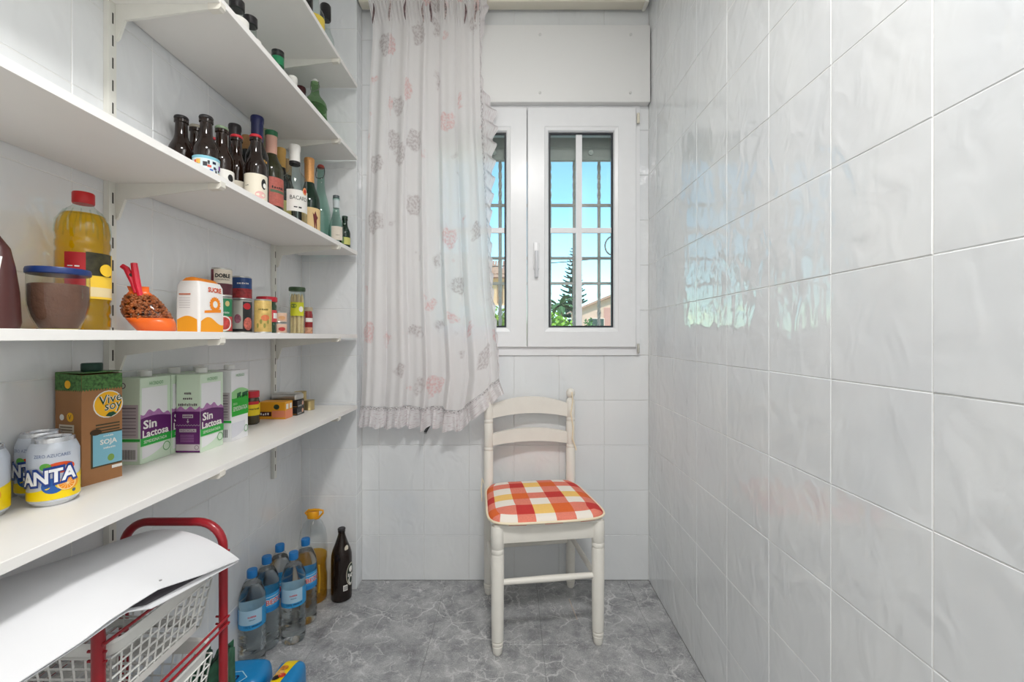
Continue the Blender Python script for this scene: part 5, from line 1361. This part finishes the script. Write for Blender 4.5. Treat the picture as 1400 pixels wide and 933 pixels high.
for (lb, x, y, r, h) in (('low gold tin at the far end of the lowest shelf', -.802, 1.722, .0205, .038), ('taller gold tin by the wall behind the low gold tin', -.852, 1.755, .0225, .068)):
    t = thing('gold_tin', lb, 'tin', (x, y, ZE), 0, 'gold tins')
    MB().lathe([(r*.95, 0), (r*1.03, .001), (r*1.03, .003), (r, .0042), (r, h-.0042), (r*1.03, h-.003), (r*1.03, h-.001), (r*.97, h), (r*.93, h-.002)], 28).build('body', mat('gold_tin', (196, 176, 126), .3, .75), t, True, 30)
    MB().lathe([(r*.9, h-.003), (r*.88, h-.0015), (r*.3, h-.0018)], 28).build('lid', mat('gold_tin_lid', (206, 190, 148), .3, .75), t, True, 30)

# ------------------------------------------------------------------ on the floor
M_pet = thin_glass('pet_plastic', (249, 251, 252), 1.42)
M_water = mat('water', (250, 252, 252), .0, trans=1.0, ior=1.33)
M_capb = mat('cap_blue', (28, 112, 178), .4)
M_wl = mat('water_label_blue', (54, 150, 206), .45); M_wlp = mat('water_label_pale', (166, 200, 220), .45); M_wld = mat('water_label_deep', (36, 126, 190), .45)
def water(label, x, y, front, turn=0.0):
    t = thing('water_bottle', label, 'bottle', (x, y, 0.0003), 0, 'mineral water bottles'); R = .0405; h = .312
    pr = [(R*.72, 0), (R*.92, .003), (R*.98, .010), (R, .016)]
    z = .022
    for k in range(5): pr += [(R, z), (R*.955, z+.007), (R, z+.014)]; z += .021
    pr += [(R, .128), (R*.97, .132), (R*.97, .198), (R, .202), (R, .214), (R*.985, .226), (R*.90, .242), (R*.74, .260), (R*.54, .276), (R*.40, .285), (R*.345, .290), (R*.345, .300)]
    MB().lathe(pr, 36).build('shell', M_pet, t, True, 50)
    MB().lathe([(a*.955, max(.004, q)) for a, q in pr if q < .27]+[(R*.6, .2685), (.001, .2687)], 36).build('water', M_water, t, True, 50)
    MB().lathe([(R*.37, .288), (R*.385, .290), (R*.385, .310), (R*.355, .3125), (.002, .313)], 28).build('cap', M_capb, t, True, 40)
    th = to_cam(x, y)+turn; r = R*.975
    wr = patch('wrap_label', cyl(r, th, .0004), -PI*r, PI*r, .134, .196, M_wl if front else M_wlp, t, 48)
    if front:
        patch('deep_band', cyl(r, th, .0007), -PI*r, PI*r, .134, .150, M_wld, wr, 48); patch('pale_band', cyl(r, th, .0007), -PI*r, PI*r, .184, .187, M_wlp, wr, 48)
        text('BEZOYA', .085, cyl(r, th, .0013), M_lwhite, wr, .034, .168, hgt=.017, off=.06, ref='BEZOYA', name='lettering_outline'); text('BEZOYA', .085, cyl(r, th, .0017), M_lred, wr, .034, .168, hgt=.017, off=.012)
    else:
        patch('lower_band', cyl(r, th, .0007), -PI*r, PI*r, .134, .150, M_wl, wr, 48); patch('blue_side', cyl(r, th, .0009), .030, .07, .134, .196, M_wl, wr, 10); patch('blue_side', cyl(r, th, .0009), -.075, -.048, .134, .196, M_wl, wr, 10)
        text('100%', .019, cyl(r, th, .0012), mat('print_navy', (26, 44, 86), .5), wr, -.014, .145, hgt=.008); text('RECICLADO', .030, cyl(r, th, .0012), mat('print_navy', (26, 44, 86), .5), wr, .014, .145, hgt=.006)
        text('bezoya', .024, cyl(r, th, .0012), M_lred, wr, 0, .176, hgt=.007); text('agua mineral', .018, cyl(r, th, .0012), mat('print_navy', (26, 44, 86), .5), wr, 0, .166, hgt=.003)
    return t
water('blue capped water bottle nearest the trolley with pale back label', -.857, 1.437, False)
water('blue capped water bottle standing out front on the floor, pale back label', -.778, 1.553, False)
water('blue capped water bottle, second along the wall, red lettering on blue', -.857, 1.523, True, .15)
water('blue capped water bottle, third along the wall, mostly hidden by others', -.857, 1.609, True, .2)
water('blue capped water bottle beside the oil carboy, red lettering on blue', -.784, 1.656, True, .25)

oc = thing('oil_carboy', 'large clear carboy half full of yellow oil with yellow handle cap', 'bottle', (-.8166, 1.79, 0.0003)); R = .055
pr = [(R*.8, 0), (R*.96, .004), (R, .014), (R, .10), (R*.93, .115), (R*.93, .155), (R, .17), (R, .215), (R*.97, .25), (R*.86, .285), (R*.64, .315), (R*.42, .328), (R*.36, .334), (R*.36, .345)]
MB().lathe(pr, 36).build('shell', M_pet, oc, True, 50)
MB().lathe([(a*.96, max(.004, z)) for a, z in pr if z < .18]+[(R*.96, .185), (.002, .1855)], 36).build('oil', liquid('frying_oil', (248, 218, 110), .8), oc, True, 50)
M_ocap = mat('oil_cap_yellow', (236, 164, 20), .4)
MB().lathe([(R*.40, .338), (R*.42, .340), (R*.42, .361), (R*.36, .366), (.003, .367)], 28).build('cap', M_ocap, oc, True, 40)
MB().tube([(-.016, -.012, .350), (-.024, -.016, .362), (-.012, -.016, .3735), (.030, -.016, .3755), (.047, -.014, .371), (.046, -.012, .360), (.026, -.010, .338), (.012, -.008, .334)], [.004]*8, 8).build('handle', M_ocap, oc, True)
MB().tube([(R*.72, -R*.66, .16), (R*.82, -R*.70, .11), (R*.74, -R*.70, .05)], .004, 8).build('grip', mat('grip_amber', (196, 150, 40), .2), oc, True)

bb = thing('beer_bottle', 'big brown beer bottle with white and green oval label on the floor', 'bottle', (-.703, 1.80, 0.0003)); R = .041; h = .290
MB().lathe([(R*.82, 0), (R*.97, .003), (R, .010), (R, .165), (R*.97, .185), (R*.84, .205), (R*.62, .228), (R*.44, .25), (R*.35, .262), (R*.32, .272), (R*.36, .274), (R*.36, .282), (R*.33, .284)], 32).build('body', M_black_glass, bb, True, 30)
MB().lathe(cap_prof(R*.36, .282, .290), 22).build('crown_cap', M_capblk, bb, True, 40)
th = to_cam(-.703, 1.80)
lg = blob('oval_rim', cyl(R, th, .0006), ell(.042, .105, .024, .046, 28), mat('oval_cream', (222, 214, 196), .5), bb); blob('oval', cyl(R, th, .0010), ell(.042, .105, .0215, .043, 28), mat('oval_green', (28, 46, 38), .5), bb)
blob('foam', cyl(R, th, .0014), ell(.040, .126, .010, .012), M_lwhite, bb); ring('white_swirl', cyl(R, th, .0014), .040, .082, .013, .018, .005, M_lwhite, bb)
text('BIER', .034, cyl(R, th, .0018), M_lwhite, bb, .042, .104, hgt=.016, off=.03); blob('neck_label', cyl(R*.72, th, .004), ell(.018, .214, .008, .013), mat('oval_cream', (222, 214, 196), .5), bb)
bq = patch('barcode_panel', cyl(R, th, .0018), .006, .023, .047, .070, M_lwhite, bb, 4)
for k in range(6): patch('bar', cyl(R, th, .0022), .009+.0022*k, .0101+.0022*k, .050, .066, M_lblack, bq, 2)

def puffy(name, m, parent, sx, sy, sz, n=26, ex=.45, loc=(0, 0, 0), bumps=.0):
    v = []; f = []
    for j in range(n//2+1):
        ph = -PI/2+PI*j/(n//2)
        for i in range(n):
            a = 2*PI*i/n
            g = lambda q: math.copysign(abs(q)**ex, q)
            x, y, z = g(math.cos(ph))*g(math.cos(a)), g(math.cos(ph))*g(math.sin(a)), g(math.sin(ph))
            w_ = 1+bumps*math.sin(7*a+3*z)
            v.append((loc[0]+sx*x*w_, loc[1]+sy*y*w_, loc[2]+sz*z))
    for j in range(n//2):
        for i in range(n): f.append((j*n+i, j*n+(i+1) % n, (j+1)*n+(i+1) % n, (j+1)*n+i))
    return obj(name, mesh(name, v, f, m, smooth=True), parent)
M_pb = mat('pack_blue', (20, 126, 186), .3, bump=.4, bscale=30)
bp = thing('blue_pack', 'blue plastic wrapped pack on the floor behind the trolley post', 'packet', (-.776, 1.245, 0), math.radians(8))
puffy('wrapper', M_pb, bp, .076, .055, .0645, loc=(0, 0, .065), bumps=.012)
ft = lambda u, q: (u, -.0575-.0*q, q)
ring('hexagon', lambda u, q: (-.012+u, -.036+q*.9, .1305-(q*6)**2*.02), 0, 0, .046, .034, .003, mat('pack_pale', (168, 212, 230), .4), bp, 6)
text('60', .05, lambda u, q: (-.014+u, -.040+q*.9, .1308-(q*6)**2*.02), mat('print_darknavy', (14, 26, 74), .4), bp, 0, 0, hgt=.034, shear=.4)
yp = thing('yellow_blue_pack', 'blue packet with yellow band and brown picture next to the blue pack', 'packet', (-.640, 1.235, 0), math.radians(4))
puffy('wrapper', M_pb, yp, .040, .062, .0645, loc=(0, 0, .065), bumps=.012)
v = []; f = []
yb_ = []
def topz(x, y): return .0653+.0645*(max(0.0, 1-(abs(x)/.041)**4-(abs(y)/.0635)**4))**.25+.0012
for j in range(13):
    q = -.057+.114*j/12
    for i in range(9): u = -.026+.034*i/8+q*.22; v.append((u, q, topz(u, q)))
for j in range(12):
    for i in range(8): f.append((j*9+i, j*9+i+1, j*9+i+10, j*9+i+9))
obj('yellow_band', mesh('yellow_band', v, f, mat('pack_yellow', (240, 206, 0), .35), smooth=True), yp)
for (bu, bv, br, c) in ((-.010, .012, .012, (196, 120, 40)), (-.014, -.006, .013, (226, 170, 90)), (-.018, -.022, .011, (40, 26, 20)), (-.004, -.016, .010, (206, 60, 40))):
    blob('picture', lambda u, q: (u, q, topz(u, q)+.0012), ell(bu, bv, br, br*.8, 12), mat('pack_pic_%d' % c[0], c, .5, var=.4, vscale=120), yp)

# folded green bags standing behind the trolley, dark cloth in the lower basket
for k in range(2):
    gbg = thing('green_bag', ('dark green folded bag standing behind the trolley, nearer the wall', 'dark green folded bag standing right behind the trolley post')[k], 'bag', (-.745+.042*k, 1.04+.012*k, 0), math.radians(8-10*k), 'folded green bags')
    v = []; f = []; n = 40
    for j in range(2):
        for i in range(n):
            a = 2*PI*i/n; rr = 1+.10*math.sin(9*a+k)+.05*math.sin(17*a)
            v.append((.017*rr*math.cos(a)*(1-.12*j), .045*rr*math.sin(a)*(1-.08*j), .312*j+.006*math.sin(5*a)*j))
    for i in range(n): f.append((i, (i+1) % n, n+(i+1) % n, n+i))
    f += [tuple(reversed(range(n))), tuple(range(n, 2*n))]
    obj('folds', mesh('folds', v, f, mat('bag_green', (44, 92, 68), .45, var=.35, vscale=60), smooth=True, sharp=60), gbg)
    MB().tube([(0, -.03, .31), (.002, -.012, .322), (.002, .012, .322), (0, .03, .31)], .003, 6).build('top_edge', mat('bag_green_dark', (24, 50, 40), .5), gbg, True)
bk = thing('black_cloth', 'black cloth bundle lying in the second white basket', 'cloth', (-.74, .79, .3185))
puffy('bundle', mat('cloth_black', (28, 28, 30), .8, bump=.6, bscale=60), bk, .075, .075, .034, loc=(0, 0, .036), ex=.8, bumps=.05)
puffy('white_fold', mat('cloth_offwhite', (206, 206, 204), .8, bump=.5, bscale=60), bk, .045, .035, .018, loc=(.012, -.01, .062), ex=.8, bumps=.05)
